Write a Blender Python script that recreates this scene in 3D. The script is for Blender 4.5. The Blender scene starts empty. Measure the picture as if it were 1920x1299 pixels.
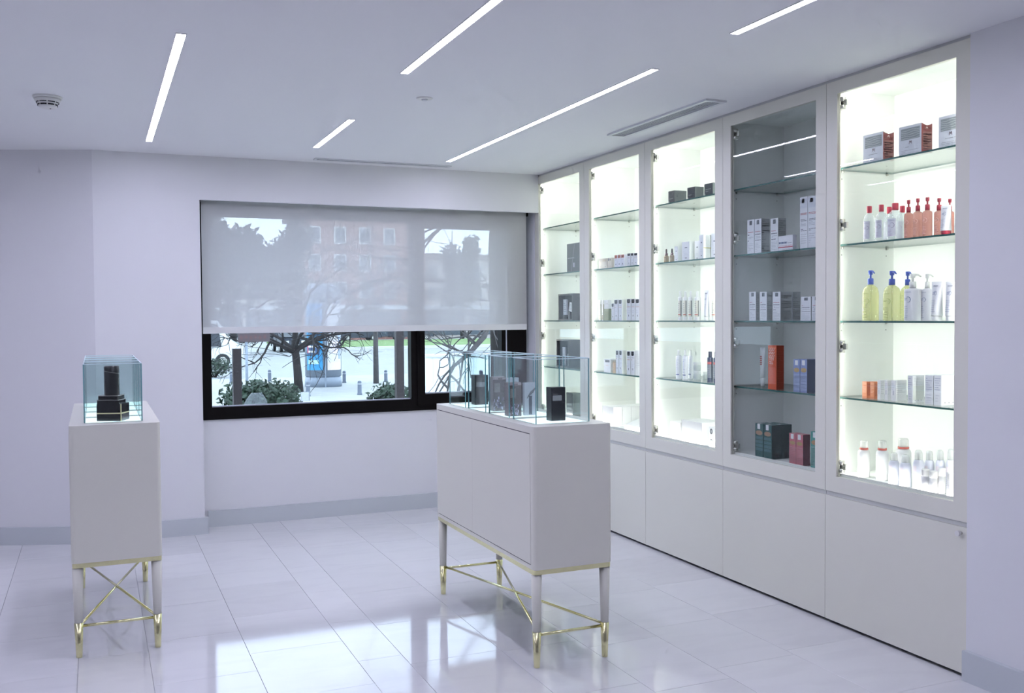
import bpy, bmesh, math, random
from mathutils import Vector, Matrix
random.seed(7)
sc = bpy.context.scene
COL = sc.collection
# ------------------------------------------------------------------ camera
F, YAW, PITCH, ROLL, EYE = 1819.02, 0.40564, 0.03072, -0.00702, 1.4299
def cam_axes():
    cy, sy, cp, sp = math.cos(YAW), math.sin(YAW), math.cos(PITCH), math.sin(PITCH)
    fwd = Vector((sy*cp, cy*cp, -sp)); right = Vector((cy, -sy, 0)); up = right.cross(fwd)
    c, s = math.cos(ROLL), math.sin(ROLL)
    return right*c + up*s, up*c - right*s, fwd
r_, u_, f_ = cam_axes()
cam = bpy.data.cameras.new('camera'); cam.sensor_width = 36; cam.sensor_fit = 'HORIZONTAL'
cam.lens = F/1920*36; cam.clip_end = 400; cam.clip_start = 0.05
camo = bpy.data.objects.new('camera', cam); COL.objects.link(camo)
camo.matrix_world = Matrix(((r_.x, u_.x, -f_.x, 0), (r_.y, u_.y, -f_.y, 0), (r_.z, u_.z, -f_.z, EYE), (0, 0, 0, 1)))
sc.camera = camo
# ------------------------------------------------------------------ sky, exposure, light levels
SKY = (0.66, 0.81, 1.0); SKY_STRENGTH = 3.6
STRIP_COL = (0.915, 0.905, 1.21); STRIP_STRENGTH = 41.5
LED_COL = (1.0, 0.985, 0.95); LED_STRENGTH = 34.0
PANEL_STRENGTH = 1.55
w = bpy.data.worlds.new('sky'); sc.world = w; w.use_nodes = True
bg = w.node_tree.nodes['Background']; bg.inputs[0].default_value = (*SKY, 1); bg.inputs[1].default_value = SKY_STRENGTH
sc.view_settings.view_transform = 'Standard'; sc.view_settings.look = 'None'
sc.view_settings.exposure = 0.14; sc.view_settings.gamma = 1.0; sc.view_settings.use_curve_mapping = False
sc.cycles.max_bounces = 7; sc.cycles.diffuse_bounces = 4; sc.cycles.glossy_bounces = 3; sc.cycles.transmission_bounces = 2
sc.cycles.caustics_reflective = False; sc.cycles.caustics_refractive = False
sc.cycles.use_adaptive_sampling = True; sc.cycles.adaptive_threshold = 0.12; sc.cycles.adaptive_min_samples = 12
sc.cycles.transparent_max_bounces = 32; sc.cycles.use_denoising = True; sc.cycles.sample_clamp_indirect = 6.0
# ------------------------------------------------------------------ materials
M = {}
def nodes(name):
    m = bpy.data.materials.new(name); m.use_nodes = True
    nt = m.node_tree; return m, nt, nt.nodes['Principled BSDF'], nt.nodes['Material Output']
def pm(name, col, rough=0.5, metal=0.0, spec=0.5, noise=0.0, nscale=8.0, bump=0.0, bscale=200.0, trans=0.0, coat=0.0, sub=None):
    """principled material with optional procedural colour variation and fine relief"""
    m, nt, b, o = nodes(name)
    b.inputs['Base Color'].default_value = (*col, 1); b.inputs['Roughness'].default_value = rough
    b.inputs['Metallic'].default_value = metal; b.inputs['Specular IOR Level'].default_value = spec
    b.inputs['Transmission Weight'].default_value = trans; b.inputs['Coat Weight'].default_value = coat
    tc = nt.nodes.new('ShaderNodeTexCoord')
    if noise > 0:
        n = nt.nodes.new('ShaderNodeTexNoise'); n.inputs['Scale'].default_value = nscale; n.inputs['Detail'].default_value = 5
        nt.links.new(tc.outputs['Object'], n.inputs['Vector'])
        r = nt.nodes.new('ShaderNodeValToRGB')
        r.color_ramp.elements[0].position = .3; r.color_ramp.elements[1].position = .7
        r.color_ramp.elements[0].color = (*[max(0, c*(1-noise)) for c in col], 1)
        r.color_ramp.elements[1].color = (*[min(1, c*(1+noise)) for c in col], 1)
        nt.links.new(n.outputs['Fac'], r.inputs['Fac']); nt.links.new(r.outputs['Color'], b.inputs['Base Color'])
    if bump > 0:
        n2 = nt.nodes.new('ShaderNodeTexNoise'); n2.inputs['Scale'].default_value = bscale
        nt.links.new(tc.outputs['Object'], n2.inputs['Vector'])
        bp = nt.nodes.new('ShaderNodeBump'); bp.inputs['Strength'].default_value = bump; bp.inputs['Distance'].default_value = .002
        nt.links.new(n2.outputs['Fac'], bp.inputs['Height']); nt.links.new(bp.outputs['Normal'], b.inputs['Normal'])
    M[name] = m; return m
def em(name, col, strength):
    m, nt, b, o = nodes(name); nt.nodes.remove(b)
    e = nt.nodes.new('ShaderNodeEmission'); e.inputs[0].default_value = (*col, 1); e.inputs[1].default_value = strength
    nt.links.new(e.outputs[0], o.inputs[0]); M[name] = m; return m
def glass(name, tint=(1, 1, 1), base=0.04, body=None, bodyfac=0.0):
    """thin clear sheet: transmits straight through, mirrors more at grazing angles; body = cloudy share"""
    m, nt, b, o = nodes(name); nt.nodes.remove(b)
    lw = nt.nodes.new('ShaderNodeLayerWeight'); lw.inputs[0].default_value = 0.5
    p = nt.nodes.new('ShaderNodeMath'); p.operation = 'POWER'; p.inputs[1].default_value = 5
    k = nt.nodes.new('ShaderNodeMath'); k.operation = 'MULTIPLY_ADD'; k.inputs[1].default_value = 1-base; k.inputs[2].default_value = base
    nt.links.new(lw.outputs['Facing'], p.inputs[0]); nt.links.new(p.outputs[0], k.inputs[0])
    t = nt.nodes.new('ShaderNodeBsdfTransparent'); t.inputs[0].default_value = (*tint, 1)
    g = nt.nodes.new('ShaderNodeBsdfGlossy'); g.inputs['Roughness'].default_value = 0.0
    mx = nt.nodes.new('ShaderNodeMixShader'); nt.links.new(k.outputs[0], mx.inputs[0])
    src = t.outputs[0]
    if body:
        d = nt.nodes.new('ShaderNodeBsdfDiffuse'); d.inputs[0].default_value = (*body, 1)
        tl = nt.nodes.new('ShaderNodeBsdfTranslucent'); tl.inputs[0].default_value = (*body, 1)
        m1 = nt.nodes.new('ShaderNodeMixShader'); m1.inputs[0].default_value = .5
        nt.links.new(d.outputs[0], m1.inputs[1]); nt.links.new(tl.outputs[0], m1.inputs[2])
        m2 = nt.nodes.new('ShaderNodeMixShader'); m2.inputs[0].default_value = bodyfac
        nt.links.new(t.outputs[0], m2.inputs[1]); nt.links.new(m1.outputs[0], m2.inputs[2]); src = m2.outputs[0]
    nt.links.new(src, mx.inputs[1]); nt.links.new(g.outputs[0], mx.inputs[2]); nt.links.new(mx.outputs[0], o.inputs[0])
    M[name] = m; return m
pm('wall', (.80, .80, .815), .85, bump=.08, bscale=350)
pm('ceiling', (.90, .905, .915), .9, bump=.05, bscale=300)
pm('skirting', (.60, .635, .655), .35)
pm('lacquer', (.785, .775, .685), .32, spec=.4, bump=.01, bscale=500)
pm('lacquer_in', (.85, .87, .84), .45)
pm('groove', (.62, .63, .61), .5)
pm('plinth', (.03, .03, .03), .6)
pm('gold', (.84, .80, .47), .18, metal=1.0, noise=.04, nscale=30)
pm('chrome', (.66, .65, .60), .28, metal=1.0)
pm('dark_hole', (.02, .02, .02), .6)
pm('frame_black', (.006, .005, .0045), .6, spec=.12)
pm('bead_glint', (.55, .57, .66), .35)
pm('plastic_white', (.80, .80, .77), .4)
pm('grille', (.74, .76, .78), .4)
pm('grille_dark', (.10, .11, .12), .7)
em('strip_light', STRIP_COL, STRIP_STRENGTH)
em('led', LED_COL, LED_STRENGTH)
em('panel_light', (.70, .90, 1.0), PANEL_STRENGTH)
glass('door_glass', (.97, .985, .975), .028)
glass('shelf_glass', (.955, .985, .97), .04)
glass('cube_glass', (.972, .990, .988), .018)
glass('window_glass', (.93, .95, .95), .015)
pm('glass_edge', (.03, .13, .12), .15, spec=.7)
pm('cube_edge', (.17, .38, .40), .1, spec=.7)
pm('cube_glint', (.72, .90, .93), .15, spec=.7)
# marble floor
def marble():
    m, nt, b, o = nodes('marble')
    tc = nt.nodes.new('ShaderNodeTexCoord'); oi = nt.nodes.new('ShaderNodeObjectInfo')
    ad = nt.nodes.new('ShaderNodeVectorMath'); ad.operation = 'ADD'
    sc3 = nt.nodes.new('ShaderNodeVectorMath'); sc3.operation = 'SCALE'; sc3.inputs[0].default_value = (37, 91, 13)
    nt.links.new(oi.outputs['Random'], sc3.inputs['Scale'])
    nt.links.new(tc.outputs['Object'], ad.inputs[0]); nt.links.new(sc3.outputs[0], ad.inputs[1])
    mp = nt.nodes.new('ShaderNodeMapping'); mp.inputs['Scale'].default_value = (1.0, 3.2, 1); mp.inputs['Rotation'].default_value = (0, 0, .5)
    nt.links.new(ad.outputs[0], mp.inputs['Vector'])
    n = nt.nodes.new('ShaderNodeTexNoise'); n.inputs['Scale'].default_value = 2.6; n.inputs['Detail'].default_value = 8; n.inputs['Distortion'].default_value = 1.2
    nt.links.new(mp.outputs[0], n.inputs['Vector'])
    r = nt.nodes.new('ShaderNodeValToRGB')
    e = r.color_ramp.elements; e[0].position = .33; e[0].color = (.725, .725, .738, 1); e[1].position = .56; e[1].color = (.755, .755, .765, 1)
    nt.links.new(n.outputs['Fac'], r.inputs['Fac'])
    hs = nt.nodes.new('ShaderNodeHueSaturation')
    mr = nt.nodes.new('ShaderNodeMapRange'); mr.inputs['To Min'].default_value = .95; mr.inputs['To Max'].default_value = 1.03
    nt.links.new(oi.outputs['Random'], mr.inputs['Value']); nt.links.new(mr.outputs[0], hs.inputs['Value'])
    nt.links.new(r.outputs['Color'], hs.inputs['Color']); nt.links.new(hs.outputs[0], b.inputs['Base Color'])
    b.inputs['Roughness'].default_value = .07; b.inputs['Specular IOR Level'].default_value = .55
    M['marble'] = m
marble()
pm('grout', (.60, .61, .65), .6)
# roller blind fabric: open weave, part see-through, part diffusing
def fabric():
    m, nt, b, o = nodes('blind_fabric'); nt.nodes.remove(b)
    t = nt.nodes.new('ShaderNodeBsdfTransparent'); t.inputs[0].default_value = (1, 1, 1, 1)
    d = nt.nodes.new('ShaderNodeBsdfDiffuse'); d.inputs[0].default_value = (.78, .79, .78, 1)
    tl = nt.nodes.new('ShaderNodeBsdfTranslucent'); tl.inputs[0].default_value = (.70, .70, .72, 1)
    a = nt.nodes.new('ShaderNodeMixShader'); a.inputs[0].default_value = .26
    nt.links.new(d.outputs[0], a.inputs[1]); nt.links.new(tl.outputs[0], a.inputs[2])
    c = nt.nodes.new('ShaderNodeMixShader')
    tc = nt.nodes.new('ShaderNodeTexCoord'); n = nt.nodes.new('ShaderNodeTexNoise'); n.inputs['Scale'].default_value = 40
    mr = nt.nodes.new('ShaderNodeMapRange'); mr.inputs['To Min'].default_value = .75; mr.inputs['To Max'].default_value = .78
    nt.links.new(tc.outputs['Object'], n.inputs['Vector']); nt.links.new(n.outputs['Fac'], mr.inputs['Value']); nt.links.new(mr.outputs[0], c.inputs[0])
    nt.links.new(t.outputs[0], c.inputs[1]); nt.links.new(a.outputs[0], c.inputs[2]); nt.links.new(c.outputs[0], o.inputs[0])
    M['blind_fabric'] = m
fabric()
_cm = {}
def C(col, rough=.45, metal=0.0):
    """plain printed or moulded colour"""
    k = (tuple(col), rough, metal)
    if k not in _cm: _cm[k] = pm('colour_%d' % len(_cm), col, rough, metal, noise=.015, nscale=60)
    return _cm[k]
# ------------------------------------------------------------------ mesh builder
class MB:
    def __init__(s): s.v = []; s.f = []; s.m = []; s.mats = []; s.sm = []
    def mi(s, mat):
        if isinstance(mat, str): mat = M[mat]
        if mat not in s.mats: s.mats.append(mat)
        return s.mats.index(mat)
    def face(s, pts, mat, smooth=False):
        i = len(s.v); s.v += [tuple(p) for p in pts]; s.f.append(tuple(range(i, i+len(pts)))); s.m.append(s.mi(mat)); s.sm.append(smooth)
    def box(s, a, b, mat, edge=None, edge_axis=2):
        """axis-aligned box; edge = material of the faces not facing edge_axis"""
        x0, x1 = sorted((a[0], b[0])); y0, y1 = sorted((a[1], b[1])); z0, z1 = sorted((a[2], b[2]))
        i = len(s.v); s.v += [(x0,y0,z0),(x1,y0,z0),(x1,y1,z0),(x0,y1,z0),(x0,y0,z1),(x1,y0,z1),(x1,y1,z1),(x0,y1,z1)]
        for q, ax in (((0,3,2,1),2),((4,5,6,7),2),((0,1,5,4),1),((2,3,7,6),1),((1,2,6,5),0),((3,0,4,7),0)):
            s.f.append(tuple(i+k for k in q)); s.m.append(s.mi(edge if edge is not None and ax != edge_axis else mat)); s.sm.append(False)
    def obox(s, c, h, rz, mat):
        """box with half sizes h turned by rz about its centre"""
        i = len(s.v); cr, sr = math.cos(rz), math.sin(rz)
        for dz in (-1, 1):
            for dx, dy in ((-1,-1),(1,-1),(1,1),(-1,1)):
                x, y = dx*h[0], dy*h[1]; s.v.append((c[0]+x*cr-y*sr, c[1]+x*sr+y*cr, c[2]+dz*h[2]))
        for q in ((0,3,2,1),(4,5,6,7),(0,1,5,4),(2,3,7,6),(1,2,6,5),(3,0,4,7)):
            s.f.append(tuple(i+k for k in q)); s.m.append(s.mi(mat)); s.sm.append(False)
    def rbox(s, a, b, mat, r=.004, n=3):
        """box with rounded vertical edges"""
        x0, x1 = sorted((a[0], b[0])); y0, y1 = sorted((a[1], b[1])); z0, z1 = sorted((a[2], b[2]))
        pts = []
        for cx, cy, a0 in ((x1-r,y1-r,0),(x0+r,y1-r,90),(x0+r,y0+r,180),(x1-r,y0+r,270)):
            for k in range(n+1):
                t = math.radians(a0+90*k/n); pts.append((cx+r*math.cos(t), cy+r*math.sin(t)))
        s.prism(pts, z0, z1, mat)
    def prism(s, pts, z0, z1, mat, smooth=False):
        i = len(s.v); n = len(pts); mi = s.mi(mat)
        s.v += [(p[0], p[1], z0) for p in pts] + [(p[0], p[1], z1) for p in pts]
        s.f.append(tuple(range(i+n-1, i-1, -1))); s.f.append(tuple(range(i+n, i+2*n))); s.m += [mi, mi]; s.sm += [False, False]
        for k in range(n):
            j = (k+1) % n; s.f.append((i+k, i+j, i+n+j, i+n+k)); s.m.append(mi); s.sm.append(smooth)
    def lathe(s, prof, mat, c=(0, 0, 0), n=20, sx=1, sy=1, smooth=True):
        """prof = [(radius, z)...] from bottom to top, closed at both ends"""
        i = len(s.v); mi = s.mi(mat)
        for r, z in prof:
            for k in range(n):
                t = 2*math.pi*k/n; s.v.append((c[0]+r*sx*math.cos(t), c[1]+r*sy*math.sin(t), c[2]+z))
        for j in range(len(prof)-1):
            for k in range(n):
                l = (k+1) % n; s.f.append((i+j*n+k, i+j*n+l, i+(j+1)*n+l, i+(j+1)*n+k)); s.m.append(mi); s.sm.append(smooth)
        s.f.append(tuple(i+k for k in range(n-1, -1, -1))); s.m.append(mi); s.sm.append(False)
        e = i+(len(prof)-1)*n; s.f.append(tuple(e+k for k in range(n))); s.m.append(mi); s.sm.append(False)
    def tube(s, pts, rad, mat, n=6, cap=True):
        pts = [Vector(p) for p in pts]; i = len(s.v); mi = s.mi(mat); up = None
        rads = rad if isinstance(rad, (list, tuple)) else [rad]*len(pts)
        for k, p in enumerate(pts):
            d = (pts[min(k+1, len(pts)-1)]-pts[max(k-1, 0)]).normalized()
            if up is None: up = d.orthogonal().normalized()
            a = (up - d*up.dot(d)); a = a.normalized() if a.length > 1e-6 else d.orthogonal().normalized(); up = a; b = d.cross(a)
            for q in range(n):
                t = 2*math.pi*q/n; s.v.append(tuple(p + (a*math.cos(t)+b*math.sin(t))*rads[k]))
        for k in range(len(pts)-1):
            for q in range(n):
                l = (q+1) % n; s.f.append((i+k*n+q, i+k*n+l, i+(k+1)*n+l, i+(k+1)*n+q)); s.m.append(mi); s.sm.append(True)
        if cap:
            s.f.append(tuple(i+q for q in range(n-1, -1, -1))); e = i+(len(pts)-1)*n; s.f.append(tuple(e+q for q in range(n)))
            s.m += [mi, mi]; s.sm += [False, False]
    def loft(s, rings, mat, smooth=True):
        i = len(s.v); n = len(rings[0]); mi = s.mi(mat)
        for r in rings: s.v += [tuple(p) for p in r]
        for j in range(len(rings)-1):
            for k in range(n):
                l = (k+1) % n; s.f.append((i+j*n+k, i+j*n+l, i+(j+1)*n+l, i+(j+1)*n+k)); s.m.append(mi); s.sm.append(smooth)
        s.f.append(tuple(i+k for k in range(n-1, -1, -1))); s.m.append(mi); s.sm.append(False)
        e = i+(len(rings)-1)*n; s.f.append(tuple(e+k for k in range(n))); s.m.append(mi); s.sm.append(False)
    def mesh(s, name):
        me = bpy.data.meshes.new(name); me.from_pydata(s.v, [], s.f)
        for m in s.mats: me.materials.append(m)
        me.polygons.foreach_set('material_index', s.m); me.polygons.foreach_set('use_smooth', s.sm); me.update()
        return me
    def build(s, name, parent=None, loc=None, rz=0):
        o = bpy.data.objects.new(name, s.mesh(name)); COL.objects.link(o)
        if parent: o.parent = parent
        if loc: o.location = loc
        o.rotation_euler.z = rz
        return o
def tag(o, label=None, cat=None, group=None, kind=None):
    if label: o['label'] = label
    if cat: o['category'] = cat
    if group: o['group'] = group
    if kind: o['kind'] = kind
    return o
def empty(name, loc=(0, 0, 0), label=None, cat=None, group=None, kind=None):
    o = bpy.data.objects.new(name, None); COL.objects.link(o); o.location = loc; o.empty_display_size = .1
    return tag(o, label, cat, group, kind)
def onebox(name, a, b, mat, parent=None, kind=None, **k):
    q = MB(); q.box(a, b, mat, **k); o = q.build(name, parent)
    if kind: o['kind'] = kind
    return o
def text_faces(mb, txt, size, mat, place, squash=1.0):
    """flat lettering; place maps (x, y) of the text, centred, to a 3-D point"""
    cu = bpy.data.curves.new('lettering', 'FONT'); cu.body = txt; cu.size = size; cu.align_x = 'CENTER'; cu.resolution_u = 1
    ob = bpy.data.objects.new('lettering', cu); COL.objects.link(ob)
    dg = bpy.context.evaluated_depsgraph_get(); me = bpy.data.meshes.new_from_object(ob.evaluated_get(dg))
    i = len(mb.v); mb.v += [tuple(place(v.co.x*squash, v.co.y)) for v in me.vertices]; mi = mb.mi(mat)
    for p in me.polygons: mb.f.append(tuple(i+k for k in p.vertices)); mb.m.append(mi); mb.sm.append(False)
    bpy.data.objects.remove(ob); bpy.data.curves.remove(cu); bpy.data.meshes.remove(me)

# ================================================================== THE ROOM
XC = 3.11                                             # front plane of the wall cabinets
YS = [6.785, 5.966, 5.163, 4.36, 3.556, 2.753]        # seams between the five cabinets, window end first
YL, YB = 6.714, 6.92                                  # wall face beside the window / recessed wall below it
CEIL = 2.503
XL, YN = -3.4, -2.6                                   # left and near limits of the room
def wall(name, pts, z0, z1, mat='wall'):
    q = MB(); q.prism(pts, z0, z1, mat); return tag(q.build(name), kind='structure')
# floor: screed plus single marble tiles in strips running towards the window
floor = onebox('floor', (XL-.1, YN-.1, -.12), (3.6, 8.3, -.006), 'grout', kind='structure')
xj = [-3.25, -2.85, -2.45, -2.05, -1.65, -1.25, -.85, -.45, -.09, .185, .58, .98, 1.17, 1.575, 1.93, 2.28, 2.68, 3.12]
phase = {9: 5.63, 10: 5.30, 14: 3.14, 15: 3.25, 16: 3.305, 11: 5.02, 12: 5.45, 13: 4.88, 8: 4.43, 7: 5.9}
tile_mesh = {}
def tile(x0, x1, y0, y1):
    k = (round(x1-x0, 4), round(y1-y0, 4))
    if k not in tile_mesh:
        q = MB(); hx, hy = k[0]/2-.0006, k[1]/2-.0006; b = .0008
        q.box((-hx, -hy, -.012), (hx, hy, -b), 'marble')
        q.loft([[(-hx,-hy,-b),(hx,-hy,-b),(hx,hy,-b),(-hx,hy,-b)], [(-hx+b,-hy+b,0),(hx-b,-hy+b,0),(hx-b,hy-b,0),(-hx+b,hy-b,0)]], 'marble', smooth=False)
        tile_mesh[k] = q.mesh('tile')
    o = bpy.data.objects.new('tile', tile_mesh[k]); COL.objects.link(o); o.location = ((x0+x1)/2, (y0+y1)/2, 0); o.parent = floor
LT = .545
for i in range(len(xj)-1):
    ph = phase.get(i, 5.0+.37*((i*7) % 5)/5) % LT
    ymin = 2.4 if xj[i] > .9 else 3.2
    top = YB if xj[i+1] > .66 else (YL if xj[i+1] > .1 else 7.9)
    y = ph + LT*math.ceil((ymin-ph)/LT); first = y
    while y < top-1e-3:
        y2 = min(y+LT, top)
        if y2-y > .02: tile(xj[i], xj[i+1], round(y, 4), round(y2, 4))
        y = y2
    # nearer than the picture shows: one slab per strip
    o = MB(); o.box((xj[i]+.0006, YN, -.012), (xj[i+1]-.0006, first-.0006, 0), 'marble'); o.build('tile', floor)
ceiling = onebox('ceiling', (XL-.1, YN-.1, CEIL), (3.6, 8.3, CEIL+.12), 'ceiling', kind='structure')
# left of the window: pier and the wall turning away from it
wall('wall_pier', [(0, YL), (.648, YL), (.648, 7.12), (0, 7.12)], 0, CEIL)
wall('wall_angled', [(XL, 8.0), (0, YL), (0, 7.12), (XL, 8.3)], 0, CEIL)
wall('wall_left', [(XL-.1, YN), (XL, YN), (XL, 8.3), (XL-.1, 8.3)], 0, CEIL)
wall('wall_near', [(XL-.1, YN-.1), (3.6, YN-.1), (3.6, YN), (XL-.1, YN)], 0, CEIL)
wall('wall_below_window', [(.648, YB), (3.1075, YB), (3.1075, 7.12), (.648, 7.12)], 0, .735)
wall('wall_lintel', [(.648, YL), (3.1095, YL), (3.1095, YL+.035), (.648, YL+.035)], 2.217, CEIL)
wall('wall_above_window', [(.648, YB), (3.1075, YB), (3.1075, 7.12), (.648, 7.12)], 2.27, CEIL)
wall('wall_window_return', [(3.108, 6.7865), (3.53, 6.7865), (3.53, 7.12), (3.108, 7.12)], 0, CEIL)
wall('wall_right_rear', [(3.53, 2.72), (3.6, 2.72), (3.6, 7.12), (3.53, 7.12)], 0, CEIL)
wall('wall_right', [(3.102, YN), (3.6, YN), (3.6, 2.7505), (3.102, 2.7505)], 0, CEIL)
def skirt(name, a, b, nrm, h=.112, t=.022):
    a, b, n = Vector(a), Vector(b), Vector(nrm).normalized()*t
    q = MB(); q.prism([(a.x, a.y), (b.x, b.y), (b.x+n.x, b.y+n.y), (a.x+n.x, a.y+n.y)], 0.0, h, 'skirting'); return tag(q.build(name), kind='structure')
skirt('baseboard_pier', (0, YL-.0), (.67, YL), (0, -1))
skirt('baseboard_angled', (XL, 8.0), (0, YL), (-.38, -1))
skirt('baseboard_window', (.69, YB), (3.10, YB), (0, -1))
skirt('baseboard_right', (3.102, YN), (3.102, 2.7505), (-1, 0), h=.118)
tag(onebox('trim_1', (3.118, 2.754, 2.4905), (3.53, 6.785, CEIL), 'groove'), kind='structure')   # filler above the cabinets
# ------------------------------------------------------------------ window
win = empty('window_1', (0, 0, 0), kind='structure')
q = MB()
x0, x1, z0, z1, ya, yb = .65, 3.088, .737, 2.268, 6.905, 6.985
gx0, gx1, gz0, gz1 = .727, 2.150, .822, 2.132          # fixed light
q.box((x0, ya, z0), (gx0, yb, z1), 'frame_black'); q.box((gx1, ya, z0), (2.205, yb, z1), 'frame_black')
q.box((gx0, ya, z0), (gx1, yb, gz0), 'frame_black'); q.box((gx0, ya, gz1), (gx1, yb, z1), 'frame_black')
q.box((2.205, ya, z0), (x1, yb, .782), 'frame_black'); q.box((2.205, ya, 2.16), (x1, yb, z1), 'frame_black'); q.box((2.985, ya, .782), (x1, yb, 2.16), 'frame_black')
q.build('frame', win)
q = MB(); sx0, sx1, sz0, sz1 = 2.252, 2.872, .858, 2.094
ys = ya-.018
q.box((2.195, ys, .775), (sx0, yb-.02, 2.168), 'frame_black'); q.box((sx1, ys, .775), (2.992, yb-.02, 2.168), 'frame_black')
q.box((sx0, ys, .775), (sx1, yb-.02, sz0), 'frame_black'); q.box((sx0, ys, sz1), (sx1, yb-.02, 2.168), 'frame_black')
sash = q.build('sash_frame', win)
onebox('glass_pane', (gx0, 6.945, gz0), (gx1, 6.951, gz1), 'window_glass', win)
onebox('glass_pane', (sx0, 6.945, sz0), (sx1, 6.951, sz1), 'window_glass', sash)
onebox('bead_and_glint', (gx0, 6.93, gz0), (gx1, 6.944, gz0+.008), 'bead_glint', win)
onebox('bead_and_glint', (sx0, 6.93, sz0), (sx1, 6.944, sz0+.008), 'bead_glint', sash)
onebox('bead_and_glint', (2.905, ys-.003, .80), (2.915, ys-.0005, 2.15), 'bead_glint', sash)  # pale strip painting the highlight along the sash gasket
q = MB(); q.rbox((2.212, ys-.014, 1.17), (2.236, ys-.0005, 1.30), 'frame_black', r=.005); q.rbox((2.215, ys-.034, 1.16), (2.233, ys-.014, 1.26), 'frame_black', r=.006)
q.build('handle', sash)
# ------------------------------------------------------------------ roller blind
bl = empty('roller_blind', (1.85, 6.80, 2.24), 'white semi-transparent roller blind half lowered over the window', 'blind')
q = MB(); q.face([(.664-1.85, .0, 1.372-2.24), (3.045-1.85, 0, 1.372-2.24), (3.045-1.85, 0, 0), (.664-1.85, 0, 0)], 'blind_fabric'); q.build('fabric', bl)
pm('hem', (.74, .75, .74), .6)
q = MB(); q.rbox((.664-1.85, -.006, 1.330-2.24), (3.045-1.85, .006, 1.373-2.24), 'hem', r=.004); q.build('hem_bar', bl)
q = MB(); q.tube([(.664-1.85, .028, .0), (3.045-1.85, .028, .0)], .026, 'hem', n=16); q.build('roller_tube', bl)
for xx in (.652, 3.048):
    q = MB(); q.box((xx-1.85, -.012, -.045), (xx+.008-1.85, .06, .03), 'frame_black'); q.build('bracket', bl)
# ================================================================== CEILING FITTINGS
def strip_light(xa, ya_, yb_, label):
    o = empty('strip_light', (xa, (ya_+yb_)/2, CEIL), label, 'ceiling light', 'recessed linear ceiling lights')
    h = (yb_-ya_)/2; wd = .017
    onebox('diffuser', (-wd, -h, -.0025), (wd, h, -.0002), 'strip_light', o, edge='plastic_white', edge_axis=2)
    q = MB(); t = .003
    q.box((-wd-t, -h-t, -.004), (-wd, h+t, -.0002), 'plastic_white'); q.box((wd, -h-t, -.004), (wd+t, h+t, -.0002), 'plastic_white')
    q.box((-wd, -h-t, -.004), (wd, -h, -.0002), 'plastic_white'); q.box((-wd, h, -.004), (wd, h+t, -.0002), 'plastic_white'); q.build('trim', o)
strip_light(.318, 3.87, 6.26, 'white linear ceiling light leftmost, nearest the smoke detector')
strip_light(1.268, 1.50, 4.13, 'white linear ceiling light at top centre, cut by the upper frame edge')
strip_light(1.295, 5.19, 6.12, 'shortest white linear ceiling light, near the window')
strip_light(2.258, 3.66, 6.35, 'long white linear ceiling light running beside the wall cabinets')
strip_light(2.258, 2.40, 3.09, 'white linear ceiling light at top right, cut by the upper frame edge')
strip_light(-.85, 4.70, 5.80, 'unseen fill strip added beyond the left edge of the picture')  # added out of view to brighten the left wall and ceiling
strip_light(-1.80, 1.60, 5.60, 'unseen fill strip added far beyond the left edge of the picture')  # another added strip, out of view, lifting the left of the room
strip_light(.318, 1.30, 2.50, 'unseen fill strip added just above the upper frame edge')  # added out of view to brighten the near faces of the counters
# air grille beside the cabinets
g = empty('air_grille', (2.862, 4.57, CEIL), 'white rectangular ceiling air grille with thin slats beside wall cabinets', 'vent')
q = MB(); hx, hy = .062, .505
for a, b in (((-hx, -hy), (-hx+.020, hy)), ((hx-.020, -hy), (hx, hy)), ((-hx+.02, -hy), (hx-.02, -hy+.02)), ((-hx+.02, hy-.02), (hx-.02, hy))):
    q.box((a[0], a[1], -.010), (b[0], b[1], -.0003), 'grille')
q.build('frame', g)
onebox('backing', (-hx+.02, -hy+.02, -.0015), (hx-.02, hy-.02, -.0003), 'grille_dark', g)
sl = MB(); sl.box((-.0022, -hy+.02, -.0042), (.0022, hy-.02, -.0018), 'grille'); slm = sl.mesh('slat')
for k in range(6):
    o = bpy.data.objects.new('slat', slm); COL.objects.link(o); o.parent = g; o.location = (-.0345+.0138*k, 0, 0)
# slot diffuser near the window
g = empty('slot_diffuser', (1.86, 6.555, CEIL), 'long thin ceiling slot diffuser in front of the window', 'vent')
q = MB(); hx, hy = .485, .036
q.box((-hx, -hy, -.006), (hx, -hy+.02, -.0003), 'grille'); q.box((-hx, hy-.02, -.006), (hx, hy, -.0003), 'grille')
q.box((-hx, -hy+.02, -.006), (-hx+.02, hy-.02, -.0003), 'grille'); q.box((hx-.02, -hy+.02, -.006), (hx, hy-.02, -.0003), 'grille'); q.build('frame', g)
onebox('slot', (-hx+.02, -hy+.02, -.0015), (hx-.02, hy-.02, -.0003), 'grille_dark', g)
onebox('blade', (-hx+.02, -.002, -.003), (hx-.02, .003, -.0018), 'grille', g)
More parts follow.
